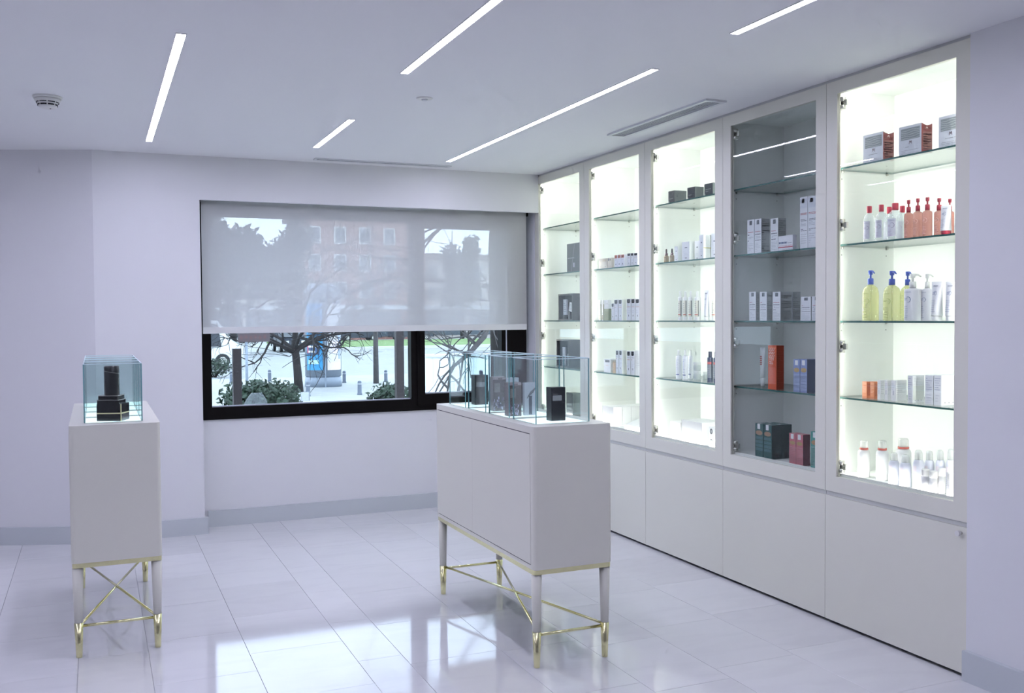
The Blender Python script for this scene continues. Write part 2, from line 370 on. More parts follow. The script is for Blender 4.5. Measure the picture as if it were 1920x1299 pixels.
# smoke detector
g = empty('smoke_detector', (-.19, 5.20, CEIL), 'white round smoke detector with dark slots on the ceiling', 'smoke detector')
q = MB(); q.lathe([(.052, -.012), (.064, -.010), (.066, -.0003)], 'plastic_white', n=32); q.build('base', g)
q = MB(); q.lathe([(.018, -.058), (.036, -.054), (.040, -.050), (.046, -.030), (.058, -.022), (.060, -.0121)], 'plastic_white', n=32); q.build('cover', g)
for zz, rr in ((-.0285, .0492), (-.041, .0436)):
    for k in range(8):
        q = MB(); a0 = 2*math.pi*k/8+.06; pts = []
        n = 6; a1 = a0+2*math.pi/8-.12
        for j in range(n): pass
        ring = [(rr+.0015)*1.0, .0045]
        outer = [(a0+(a1-a0)*j/n) for j in range(n+1)]
        for j in range(n):
            p = lambda a, z: ((rr+.0015)*math.cos(a), (rr+.0015)*math.sin(a), z)
            q.face([p(outer[j], zz-.0035), p(outer[j+1], zz-.0035), p(outer[j+1], zz+.0035), p(outer[j], zz+.0035)], 'dark_hole')
        q.build('slot', g)
q = MB(); q.lathe([(.003, -.0605), (.004, -.058)], C((.1, .1, .1)), c=(.012, -.012, 0), n=8); q.build('indicator', g)
q = MB(); q.lathe([(.030, -.006), (.038, -.004), (.040, -.0003)], 'plastic_white', n=24); o = q.build('ceiling_sensor', loc=(1.505, 4.57, CEIL)); tag(o, 'small flat round white sensor disc on the ceiling', 'sensor')
q = MB(); q.lathe([(.010, -.013), (.016, -.0062)], 'grille', n=12); q.build('lens', o)
# ================================================================== DISPLAY COUNTERS
def counter(cx, cy, label, cells):
    o = empty('display_counter', (cx, cy, 0), label, 'display counter', 'white display counters on brass-footed legs')
    hx, hy = .180, .605
    q = MB(); q.rbox((-hx, -hy, .405), (hx, hy, .985), 'lacquer', r=.018, n=5); body = q.build('body', o)
    q = MB(); q.rbox((-hx+.002, -hy+.002, .385), (hx-.002, hy-.002, .4045), 'gold', r=.018, n=5); q.build('band', o)
    # two flush doors on the long side facing the room
    for ya_, yb_ in ((-hy+.030, .0825), (.0835, hy-.03)):
        q = MB(); q.box((-hx-.0004, ya_+.0005, .4225), (-hx-.0001, yb_-.0005, .9575), 'dark_hole')  # dark sheet on the face; its rim paints the shade of the gaps
        q.build('gap_shade', body)
        d = MB(); d.box((-hx-.0012, ya_, .4255), (-hx-.0005, yb_, .9545), 'lacquer'); d.build('door', o)
    for sx in (-1, 1):
        for sy in (-1, 1):
            q = MB(); px, py = sx*.157, sy*.578
            q.lathe([(.0170, .1485), (.0225, .3845)], 'lacquer', c=(px, py, 0), n=20); lg = q.build('leg', o)
            q = MB(); q.lathe([(.0112, 0.0), (.0125, .002), (.0180, .1480)], 'gold', c=(px, py, 0), n=20); q.build('brass_sleeve', lg)
    for sy in (-1, 1):
        q = MB(); q.tube([(-.146, sy*.578, .133), (.146, sy*.578, .133)], .0062, 'gold', n=10); q.build('end_rail', o)
    for s_, dz in ((1, 0), (-1, .004)):
        q = MB(); q.tube([(-.146*s_, -.565, .138+dz), (.146*s_, .565, .138+dz)], .0058, 'gold', n=10); q.build('cross_rail', o)
    for x0, x1, y0, y1 in cells: onebox('light_panel', (x0-cx+.006, y0-cy+.006, .9853), (x1-cx-.006, y1-cy-.006, .9868), 'panel_light', o, edge='plastic_white', edge_axis=2)
    return o
counter(1.786, 4.137, 'white display counter in front of the wall cabinets, long side visible', [(1.655, 1.905, a, b) for a, b in ((3.615, 3.85), (3.895, 4.13), (4.173, 4.40), (4.44, 4.668))])
counter(.070, 5.045, 'white display counter standing at the left, end side facing the viewer', [(-.052, .184, 4.53+.279*k, 4.764+.279*k) for k in range(4)])
def cube(cx, cy, hx, hy, h, label):
    o = empty('glass_showcase', (cx, cy, .987), label, 'glass showcase', 'glass cube showcases on the counters')
    t = .005
    for a, b, ax in (((-hx, -hy, 0), (-hx+t, hy, h), 0), ((hx-t, -hy, 0), (hx, hy, h), 0), ((-hx+t, -hy, 0), (hx-t, -hy+t, h), 1), ((-hx+t, hy-t, 0), (hx-t, hy, h), 1)):
        gp = onebox('glass_pane', a, b, 'cube_glass', o, edge='cube_edge', edge_axis=ax)
        onebox('edge_glint', (a[0], a[1], h+.0001), (b[0], b[1], h+.0032), 'cube_glint', gp)  # pale strip painted for the light caught in the glass top edge
    return o
ords = ['nearest', 'second nearest', 'third nearest', 'farthest']
for k, (a, b) in enumerate(((3.615, 3.85), (3.895, 4.13), (4.173, 4.40), (4.44, 4.668))):
    cube(1.780, (a+b)/2, .125, (b-a)/2, .265, 'clear glass cube showcase, %s of the four on the right counter' % ords[k])
for k in range(4):
    cube(.066, 4.53+.117+.279*k, .118, .117, .250, 'clear glass cube showcase, %s of the four on the left counter' % ords[k])
# ================================================================== WALL CABINETS
cabname = {1: 'beside the window', 2: 'second from the window', 3: 'in the middle of the row', 4: 'with its lights off', 5: 'beside the right-hand wall'}
SH = {'A': 2.10, 'B': 1.75, 'C': 1.40, 'D': 1.05}
def hinge_mesh():
    q = MB()
    q.box((0, -.006, -.030), (.012, .006, .030), 'chrome'); q.rbox((.004, -.042, -.013), (.018, -.004, .013), 'chrome', r=.004)
    q.lathe([(.014, -.009), (.014, .009)], 'chrome', c=(.008, -.012, .018), n=12); q.lathe([(.014, -.009), (.014, .009)], 'chrome', c=(.008, -.012, -.018), n=12)
    q.box((-.0006, -.016, -.004), (0.0002, -.008, .004), 'dark_hole')
    return q.mesh('hinge')
HM = hinge_mesh()
pinq = MB(); pinq.tube([(0, 0, 0), (0, -.012, 0)], .004, 'chrome', n=8); pinq.box((-.006, -.012, .003), (.006, 0, .0045), 'chrome'); PIN = pinq.mesh('shelf_pin')
holq = MB(); holq.tube([(0, -.0004, 0), (0, -.0001, 0)], .0035, C((.35, .36, .34)), n=8); HOLE = holq.mesh('pin_hole')
for n in range(1, 6):
    yf, yn = YS[n-1], YS[n]
    root = empty('wall_cabinet', (XC, (yf+yn)/2, 0), 'tall white glass-door display cabinet %s' % cabname[n], 'cabinet', 'row of built-in display cabinets')
    ox, oy = XC, (yf+yn)/2
    def B(name, a, b, mat, parent=root, **k): return onebox(name, (a[0]-ox, a[1]-oy, a[2]), (b[0]-ox, b[1]-oy, b[2]), mat, parent, **k)
    g = .0013; xb = 3.502
    q = MB()
    def qb(a, b, mat='lacquer_in'): q.box((a[0]-ox, a[1]-oy, a[2]), (b[0]-ox, b[1]-oy, b[2]), mat)
    qb((XC+.024, yf-.018, .016), (xb, yf-.0003, 2.488)); qb((XC+.024, yn+.0003, .016), (xb, yn+.018, 2.488))
    qb((xb, yn+.0003, .016), (xb+.012, yf-.0003, 2.488)); qb((XC+.024, yn+.018, 2.462), (xb, yf-.018, 2.488)); qb((XC+.024, yn+.018, .655), (xb, yf-.018, .69))
    q.build('carcass', root)
    B('plinth', (XC+.05, yn+.001, .0), (XC+.07, yf-.001, .0155), 'plinth')
    # glazed door
    q = MB(); xa, xd = XC, XC+.022; st = .0695
    qb((xa, yf-g-st, .6140), (xd, yf-g, 2.489), 'lacquer'); qb((xa, yn+g, .6140), (xd, yn+g+st, 2.489), 'lacquer')
    qb((xa, yn+g+st, .6140), (xd, yf-g-st, .686), 'lacquer'); qb((xa, yn+g+st, 2.431), (xd, yf-g-st, 2.489), 'lacquer')
    door = q.build('door', root)
    B('glass_pane', (XC+.010, yn+g+st, .686), (XC+.014, yf-g-st, 2.431), 'door_glass', door)
    for z in (2.388, 1.836, 1.283, .731):
        h = bpy.data.objects.new('hinge', HM); COL.objects.link(h); h.parent = door; h.location = (XC+.0225-ox, yf-.060-oy, z)
    # lower door and the grip channel above it
    ld = B('lower_door', (XC, yn+g, .0145), (XC+.022, yf-g, .5925), 'lacquer')
    B('grip_channel', (XC+.007, yn+g, .5935), (XC+.022, yf-g, .6130), 'groove')
    if n == 5:
        q = MB(); q.tube([(XC-.0005-ox, 2.783-oy, .569), (XC-.012-ox, 2.783-oy, .569), (XC-.013-ox, 2.783-oy, .569), (XC-.024-ox, 2.783-oy, .569)], [.006, .006, .011, .011], 'plastic_white', n=16)
        tag(q.build('knob', ld), 'small round white knob')
    for s_, z in SH.items():
        B('shelf', (3.150, yn+.0205, z-.008), (3.490, yf-.0205, z), 'shelf_glass', edge='glass_edge', edge_axis=2)
        for px in (3.185, 3.455):
            for side in (1, -1):
                o = bpy.data.objects.new('shelf_pin', PIN); COL.objects.link(o); o.parent = root
                o.location = (px-ox, (yf-.018 if side > 0 else yn+.018)-oy, z-.0135); o.rotation_euler.z = 0 if side > 0 else math.pi
            o = bpy.data.objects.new('pin_hole', HOLE); COL.objects.link(o); o.parent = root; o.location = (px-ox, yf-.018-oy, z-.045)
    def led(name, prof, axis, lo, hi, mat):
        """three-sided profile; the face between its last two points gives the light"""
        q = MB(); P = lambda u, v, t_: (u-ox, v-oy, t_) if axis == 'z' else (u-ox, t_-oy, v)
        for k in range(3):
            (u0, v0), (u1, v1) = prof[k], prof[(k+1) % 3]
            q.face([P(u0, v0, lo), P(u1, v1, lo), P(u1, v1, hi), P(u0, v0, hi)], mat if k == 1 else 'plastic_white')
        q.face([P(u, v, lo) for u, v in prof], 'plastic_white'); q.face([P(u, v, hi) for u, v in prof], 'plastic_white')
        return q.build(name, root)
    xl, s_ = XC+.026, .013; lm = 'led' if n != 4 else 'plastic_white'
    for o in (led('led_strip', [(xl, yf-.0185), (xl+s_, yf-.0185), (xl, yf-.0185-s_)], 'z', .712, 2.445, lm), led('led_strip', [(xl, yn+.0185), (xl+s_, yn+.0185), (xl, yn+.0185+s_)], 'z', .712, 2.445, lm),
              led('led_strip', [(xl, 2.4615), (xl+s_, 2.4615), (xl, 2.4615-s_)], 'y', yn+.035, yf-.035, lm), led('led_strip', [(xl, .6905), (xl+s_*.7, .6905), (xl, .6905+s_*.7)], 'y', yn+.035, yf-.035, lm)):
        if n == 4: tag(o, 'unlit light strip')

# ================================================================== PRODUCTS
ZS = {'A': 2.1003, 'B': 1.7503, 'C': 1.4003, 'D': 1.0503, 'E': .6903}
SHN = {'A': 'top shelf', 'B': 'second shelf', 'C': 'third shelf', 'D': 'fourth shelf', 'E': 'cabinet floor'}
CBN = {1: 'window-side cabinet', 2: 'second cabinet from window', 3: 'middle cabinet', 4: 'unlit cabinet', 5: 'rightmost cabinet'}
ORD = ['first', 'second', 'third', 'fourth', 'fifth', 'sixth', 'seventh', 'eighth', 'ninth', 'tenth', 'eleventh', 'twelfth', 'thirteenth', 'fourteenth', 'fifteenth']
WHITE, OFFW, GREY, DGREY = (.80, .80, .82), (.74, .73, .70), (.42, .44, .48), (.16, .17, .20)
RED, BLACK, NAVY = (.55, .05, .05), (.018, .019, .022), (.03, .035, .085)
rnd = random.Random(3)
class Print:
    """flat print on a carton: front() on the face turned to the room, side() on the face turned to the viewer"""
    def __init__(s, w, d, h): s.w, s.d, s.h, s.q = w, d, h, MB()
    def front(s, s0, t0, s1, t1, col, e=.0003):
        x = -s.d/2-e; y0, y1 = s.w/2-s0*s.w, s.w/2-s1*s.w
        s.q.face([(x, y0, t0*s.h), (x, y1, t0*s.h), (x, y1, t1*s.h), (x, y0, t1*s.h)], C(col))
    def side(s, s0, t0, s1, t1, col, e=.0003):
        y = -s.w/2-e; x0, x1 = -s.d/2+s0*s.d, -s.d/2+s1*s.d
        s.q.face([(x0, y, t0*s.h), (x1, y, t0*s.h), (x1, y, t1*s.h), (x0, y, t1*s.h)], C(col))
    def top(s, s0, t0, s1, t1, col, e=.0003):
        z = s.h+e; y0, y1 = s.w/2-s0*s.w, s.w/2-s1*s.w; x0, x1 = -s.d/2+t0*s.d, -s.d/2+t1*s.d
        s.q.face([(x0, y0, z), (x0, y1, z), (x1, y1, z), (x1, y0, z)], C(col))
    def lines(s, fn, s0, s1, t0, t1, n, col, fill=.45):
        """rows of words too small to read"""
        for k in range(n):
            a = t0+(t1-t0)*k/n; b = a+(t1-t0)/n*fill; x = s0
            while x < s1-.02:
                l = min(rnd.uniform(.08, .28), s1-x); fn(x, a, x+l*.85, b, col); x += l
                if rnd.random() < .15: break
    def oval(s, s0, t0, s1, t1, col, e=.0004):
        x = -s.d/2-e; cy, cz = s.w/2-(s0+s1)/2*s.w, (t0+t1)/2*s.h; ry, rz = (s1-s0)/2*s.w, (t1-t0)/2*s.h
        s.q.face([(x, cy-ry*math.cos(2*math.pi*k/14), cz+rz*math.sin(2*math.pi*k/14)) for k in range(14)], C(col))
    def letter_m(s, cs, ct, size, col, side=False):
        """the slanting M mark"""
        for (a, b, c_, d) in ((-.5, 0, -.28, 1), (-.28, 1, 0, .35), (.0, .35, .28, 1), (.28, 1, .5, 0)):
            wd = .09
            pts = [(a-wd, b), (a+wd, b), (c_+wd, d), (c_-wd, d)]
            if side:
                y = -s.w/2-.0005; P = [(-s.d/2+cs*s.d+px*size, y, ct*s.h+pz*size) for px, pz in pts]
            else:
                x = -s.d/2-.0005; P = [(x, s.w/2-cs*s.w-px*size, ct*s.h+pz*size) for px, pz in pts]
            s.q.face(P, C(col))
    def text(s, txt, cs, ct, size, col, squash=1.0):
        x = -s.d/2-.0005
        text_faces(s.q, txt, size, C(col), lambda a, b: (x, s.w/2-cs*s.w-a, ct*s.h+b), squash)
def carton(style, w, d, h):
    """returns (body builder, print) for one carton style"""
    b = MB(); p = Print(w, d, h); F, S, L = p.front, p.side, p.lines
    def plain(col, rough=.4): b.box((-d/2, -w/2, 0), (d/2, w/2, h), C(col, rough))
    if style == 'mbox':
        prof = [(-d/2, 0), (d/2, 0), (d/2, h), (d*.28, h*.955), (0, h*.925), (-d*.28, h*.955), (-d/2, h)]
        n = len(prof); wm, rm = C((.74, .77, .84)), C((.16, .02, .022))
        for k in range(n):
            a, c_ = prof[k], prof[(k+1) % n]; b.face([(a[0], w/2, a[1]), (c_[0], w/2, c_[1]), (c_[0], -w/2, c_[1]), (a[0], -w/2, a[1])], wm)
        b.face([(x, -w/2, z) for x, z in prof], rm); b.face([(x, w/2, z) for x, z in reversed(prof)], rm)
        F(.09, .52, .93, .91, (.33, .37, .38))
        for k in range(5):
            for j in range(6):
                t = .55+.07*k+.018*math.sin(j*1.3+k); F(.10+.137*j, t, .10+.137*(j+1), t+.022, (.52, .57, .58), .0005)
                F(.10+.137*j, t+.03, .10+.137*(j+1), t+.042, (.24, .27, .29), .0005)
        p.letter_m(.52, .36, .014, (.10, .03, .04)); L(F, .28, .75, .26, .31, 1, GREY); L(F, .12, .92, .05, .20, 3, (.45, .47, .52), .3)
        p.letter_m(.5, .80, .010, (.75, .6, .6), True); S(.10, .10, .92, .70, (.21, .075, .07)); L(S, .14, .88, .12, .68, 7, (.32, .15, .14), .4)
    elif style == 'orange':
        plain((.62, .20, .08)); F(.1, .82, .9, .96, (.72, .30, .16)); L(F, .12, .9, .35, .75, 5, (.80, .45, .30), .35); F(.0, .0, 1, .12, (.50, .14, .05)); S(.1, .15, .9, .9, (.48, .13, .05))
    elif style == 'smallwhite':
        plain(WHITE); L(F, .12, .9, .55, .9, 4, (.58, .60, .68), .35); F(.35, .28, .65, .50, (.55, .55, .62)); L(S, .1, .9, .3, .9, 6, (.60, .62, .64), .3); S(.0, .0, .06, 1, (.60, .61, .66))
    elif style == 'tallgrey':
        plain((.72, .73, .78)); L(F, .12, .9, .5, .95, 6, (.44, .46, .58), .35); L(F, .2, .8, .12, .4, 3, (.58, .59, .66), .3)
        S(.05, .1, .95, .62, (.66, .68, .66)); L(S, .1, .9, .66, .95, 5, (.58, .6, .62), .3)
        for k in range(3): S(.2+.25*k, .07, .26+.25*k, .10, (.2, .2, .24), .0006)
    elif style in ('pharma', 'pharmashort', 'tallpharma'):
        plain((.76, .78, .82))
        if style == 'tallpharma':
            F(.05, .78, .95, .97, (.66, .69, .76)); F(.25, .88, .6, .96, (.55, .58, .64))
            L(F, .08, .95, .655, .70, 2, (.50, .12, .12), .5); L(F, .12, .9, .53, .58, 2, DGREY, .5); L(F, .12, .8, .44, .52, 3, GREY, .4)
            L(F, .12, .95, .34, .39, 2, DGREY, .5); L(F, .1, .9, .1, .31, 5, (.55, .57, .6), .35)
        else:
            F(.32, .84, .70, .965, (.20, .23, .26)); F(.42, .86, .52, .95, (.5, .52, .55))
            L(F, .1, .9, .62, .645, 1, (.50, .18, .20), .8); L(F, .1, .9, .54, .575, 1, DGREY, .7); L(F, .15, .9, .44, .51, 2, GREY, .4); L(F, .1, .95, .37, .40, 1, DGREY, .7); L(F, .12, .9, .06, .33, 6, (.52, .55, .58), .35)
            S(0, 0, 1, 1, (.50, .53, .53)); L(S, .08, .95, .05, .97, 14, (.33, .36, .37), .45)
    elif style == 'carton':
        plain((.80, .81, .86)); L(F, .04, .62, .46, .60, 1, (.14, .18, .30), .9); L(F, .66, .95, .47, .53, 1, GREY, .8); F(0, .18, 1, .255, (.48, .10, .14)); L(F, .04, .98, .31, .38, 1, (.6, .35, .38), .5); L(F, .3, .95, .05, .12, 1, GREY, .5)
    elif style == 'stem':
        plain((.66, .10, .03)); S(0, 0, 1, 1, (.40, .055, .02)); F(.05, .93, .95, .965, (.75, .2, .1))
        p.text('STEM', .40, .655, .021, (.82, .62, .55), .82); p.text('CELL', .36, .575, .021, (.82, .62, .55), .82)
        for t in (.875, .80, .725):                     # three words too blurred to read
            for k in range(6): F(.10+.12*k, t, .10+.12*k+.035, t+.055, (.80, .58, .50)); F(.10+.12*k+.03, t+(.04 if k % 2 else 0), .10+.12*k+.10, t+(.055 if k % 2 else .015), (.80, .58, .50))
        F(.08, .12, .9, .5, (.70, .14, .08)); L(S, .12, .9, .1, .9, 16, (.47, .10, .05), .3)
    elif style == 'bluebox':
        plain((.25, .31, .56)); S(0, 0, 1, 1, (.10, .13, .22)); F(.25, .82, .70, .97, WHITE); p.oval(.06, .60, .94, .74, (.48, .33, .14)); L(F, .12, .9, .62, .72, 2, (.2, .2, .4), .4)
        F(0, .05, 1, .55, (.36, .43, .66)); L(F, .1, .92, .08, .52, 9, (.24, .30, .52), .4)
    elif style == 'teal':
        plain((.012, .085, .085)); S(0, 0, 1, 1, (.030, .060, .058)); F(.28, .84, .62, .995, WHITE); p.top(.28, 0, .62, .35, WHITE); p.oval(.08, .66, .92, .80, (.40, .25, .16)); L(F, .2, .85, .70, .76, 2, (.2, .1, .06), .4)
        for t in (.54, .42, .31, .20): F(.06, t, .94, t+.085, (.06, .17, .18)); L(F, .08, .92, t+.01, t+.08, 3, (.14, .28, .29), .35)
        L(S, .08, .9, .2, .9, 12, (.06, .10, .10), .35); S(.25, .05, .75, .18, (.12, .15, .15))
    elif style == 'pink':
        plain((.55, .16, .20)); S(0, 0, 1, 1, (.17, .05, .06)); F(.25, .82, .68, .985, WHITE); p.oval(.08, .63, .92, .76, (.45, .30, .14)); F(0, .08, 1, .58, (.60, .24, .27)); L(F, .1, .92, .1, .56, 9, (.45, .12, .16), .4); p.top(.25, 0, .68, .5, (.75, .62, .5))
    elif style == 'green':
        plain((.08, .33, .29)); F(.28, .84, .70, .985, WHITE); p.oval(.08, .64, .92, .77, (.48, .30, .16)); F(0, .05, 1, .60, (.20, .42, .37)); L(F, .1, .92, .08, .58, 10, (.08, .27, .24), .4)
    elif style == 'blackbox':
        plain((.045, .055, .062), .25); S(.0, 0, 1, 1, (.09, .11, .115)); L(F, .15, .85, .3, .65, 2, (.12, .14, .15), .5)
        for k in range(6):
            a = k*math.pi/6; S(.5-.28*abs(math.cos(a))-.02, .48+.3*math.sin(a)-.03, .5-.28*abs(math.cos(a))+.06, .48+.3*math.sin(a)+.03, (.03, .035, .04), .0005)
        F(.05, .05, .14, .16, (.4, .42, .4))
    elif style == 'logowhite':
        plain((.76, .77, .83)); S(0, 0, 1, 1, (.80, .82, .82)); S(.92, 0, 1, 1, (.60, .62, .63)); F(.38, .66, .72, .715, (.20, .22, .28)); F(.40, .12, .66, .16, (.15, .16, .2)); L(F, .25, .8, .3, .45, 2, (.6, .62, .7), .3)
        if w < .045 and h > .12: S(.0, .44, 1, .475, (.55, .50, .16), .0005)
    elif style in ('bigwhite', 'plainwhite'):
        plain((.82, .82, .81)); S(0, 0, 1, 1, (.78, .79, .78)); F(0, .0, .012, 1, (.35, .36, .36)); F(.988, 0, 1, 1, (.40, .41, .41))
        if style == 'plainwhite': S(.1, .1, .9, .95, (.70, .71, .70)); L(S, .15, .85, .15, .9, 8, (.6, .62, .62), .3); L(F, .12, .88, .3, .9, 7, (.66, .67, .67), .3)
    elif style == 'dotwhite':
        plain((.80, .80, .80)); p.oval(.10, .28, .40, .85, (.10, .11, .12)); p.oval(.16, .42, .34, .72, (.35, .37, .38), .0006)
    elif style == 'beige':
        plain((.74, .68, .58)); F(.0, .0, .02, 1, (.35, .28, .2)); F(.45, .70, .92, .92, (.66, .57, .42)); F(.08, .45, .45, .7, (.80, .72, .60)); L(F, .1, .8, .1, .35, 3, (.60, .50, .38), .4); F(.75, .12, .82, .22, (.3, .25, .2))
        if w < .07: F(.10, .72, .42, .97, (.22, .22, .24), .0005); F(.56, .74, .80, .92, (.25, .22, .2), .0005); S(0, 0, 1, 1, (.48, .42, .36))
    elif style == 'redtop':
        plain((.74, .74, .84)); F(.06, .74, .94, .99, (.66, .14, .08)); F(.30, .79, .70, .94, (.75, .35, .28)); L(F, .2, .8, .60, .68, 1, (.55, .5, .55), .5); F(.40, .18, .62, .30, DGREY)
    elif style in ('blacktop', 'blacktopw'):
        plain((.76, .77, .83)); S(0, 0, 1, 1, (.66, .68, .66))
        if style == 'blacktopw': F(.18, .76, .86, .93, (.12, .13, .18)); L(F, .22, .82, .79, .90, 2, (.6, .6, .65), .4); L(F, .3, .7, .5, .6, 1, (.75, .6, .6), .5)
        else:
            F(.10, .82, .82, .975, (.022, .026, .045)); F(.20, .795, .72, .83, (.022, .026, .045)); F(.30, .86, .60, .94, (.18, .19, .23)); L(F, .12, .85, .70, .74, 1, GREY, .6); L(F, .12, .85, .62, .655, 1, (.55, .30, .22), .7)
            F(.40, .18, .55, .27, DGREY); L(F, .2, .8, .35, .52, 2, (.60, .62, .70), .3)
    elif style == 'slim':
        plain((.76, .76, .72)); F(.2, .04, .8, .27, (.36, .32, .20)); F(.25, .33, .7, .38, GREY); F(.3, .5, .6, .85, (.66, .64, .66)); S(0, 0, .4, .8, (.4, .4, .3))
    elif style == 'greenbase':
        plain((.74, .75, .77)); F(0, 0, 1, .57, (.26, .30, .17)); S(0, 0, 1, .57, (.16, .19, .10)); L(F, .1, .9, .62, .95, 5, (.5, .52, .5), .3); L(F, .15, .85, .1, .5, 4, (.34, .38, .24), .3)
    elif style == 'blackpanel':
        plain((.085, .092, .10), .35); L(F, .06, .55, .48, .51, 1, (.45, .46, .48), .8)
        x = -d/2-.0005
        p.q.face([(x, w/2-.30*w, .02*h), (x, w/2-.32*w, .02*h), (x, w/2-.56*w, .98*h), (x, w/2-.54*w, .98*h)], C((.36, .37, .38)))
        F(.44, .16, .56, .32, (.45, .42, .5), .0006)
    elif style == 'blackcase':
        t = .010; bm = C((.05, .053, .065), .3)              # open presentation case, hollow towards the room
        b.box((d/2-t, -w/2, 0), (d/2, w/2, h), bm); b.box((-d/2, -w/2, 0), (d/2-t, w/2, t), bm); b.box((-d/2, -w/2, h-t), (d/2-t, w/2, h), bm)
        b.box((-d/2, -w/2, t), (d/2-t, -w/2+t, h-t), bm); b.box((-d/2, w/2-t, t), (d/2-t, w/2, h-t), bm)
        S(0, 0, 1, 1, (.03, .032, .045))
    return b, p
def cylpatch(q, r, a0, a1, z0, z1, col, sx=1, sy=1, n=6, e=.0004):
    for k in range(n):
        A, Bq = a0+(a1-a0)*k/n, a0+(a1-a0)*(k+1)/n
        P = lambda a, z: (-(r*sx+e)*math.cos(a), (r*sy+e)*math.sin(a), z)
        q.face([P(A, z0), P(Bq, z0), P(Bq, z1), P(A, z1)], C(col) if not isinstance(col, bpy.types.Material) else col)
def crescent(q, r, a, z, size, col, sx=1, sy=1, e=.0008):
    """open ring mark beside the product name"""
    n = 14
    for k in range(n):
        t0, t1 = math.radians(-110+250*k/n), math.radians(-110+250*(k+1)/n); th = .16*math.sin(math.pi*(k+.5)/n)+.03
        def P(t, rr):
            aa = a-rr*size*math.cos(t)/r; return (-(r*sx+e)*math.cos(aa), (r*sy+e)*math.sin(aa), z+rr*size*math.sin(t))
        q.face([P(t0, 1), P(t1, 1), P(t1, 1-th), P(t0, 1-th)], C(col))
def cyllines(q, r, a0, a1, z0, z1, n, col, sx=1, sy=1, fill=.4):
    for k in range(n):
        z = z0+(z1-z0)*k/n; x = a0
        l = (a1-a0)*rnd.uniform(.6, 1.0); cylpatch(q, r, a0, a0+l, z, z+(z1-z0)/n*fill, col, sx, sy, 3, .0007)
def cyltext(q, txt, r, a, z, size, col, sx=1, sy=1):
    text_faces(q, txt, size, C(col), lambda x, y: (-(r*sx+.0008)*math.cos(a-x/r), (r*sy+.0008)*math.sin(a-x/r), z+y))
glass('clear_plastic', (.95, .97, .98), .05, (.80, .84, .88), .22)
glass('pink_gel', (.97, .80, .76), .04, (.76, .36, .31), .55)
glass('oil_liquid', (.97, .97, .80), .05, (.72, .73, .36), .34)
glass('frost_cap', (.97, .98, .98), .05, (.86, .87, .86), .35)
def pump(parts, r, z, h, col, rz=0.0):
    """collar, stem and swivel head with spout"""
    m = C(col, .3); q = MB(); q.lathe([(r*.42, z), (r*.42, z+h*.38), (r*.36, z+h*.44)], m, n=16); parts.append(('collar', q, None))
    q = MB(); q.lathe([(r*.14, z+h*.44), (r*.14, z+h*.68), (r*.30, z+h*.70), (r*.34, z+h*.96), (r*.28, z+h)], m, n=14)
    a = rz; L = r*1.05
    q.tube([(0, 0, z+h*.90), (-L*.6*math.cos(a), -L*.6*math.sin(a), z+h*.92), (-L*math.cos(a), -L*math.sin(a), z+h*.78)], [r*.17, r*.13, r*.09], m, n=8)
    parts.append(('pump_head', q, None))
def tube_body(q, w, d, z0, z1, mat):
    """squeeze tube: round at the cap, flattened to a seam at the top"""
    rings = []; n = 16
    for t in (0, .12, .3, .5, .7, .88, 1.0):
        a = (w*.40)*(1-t)+(w*.5)*t; b_ = (w*.40)*(1-t)**.7+.0012
        rings.append([(b_*math.cos(2*math.pi*k/n), a*math.sin(2*math.pi*k/n), z0+(z1-z0)*t) for k in range(n)])
    q.loft(rings, mat)
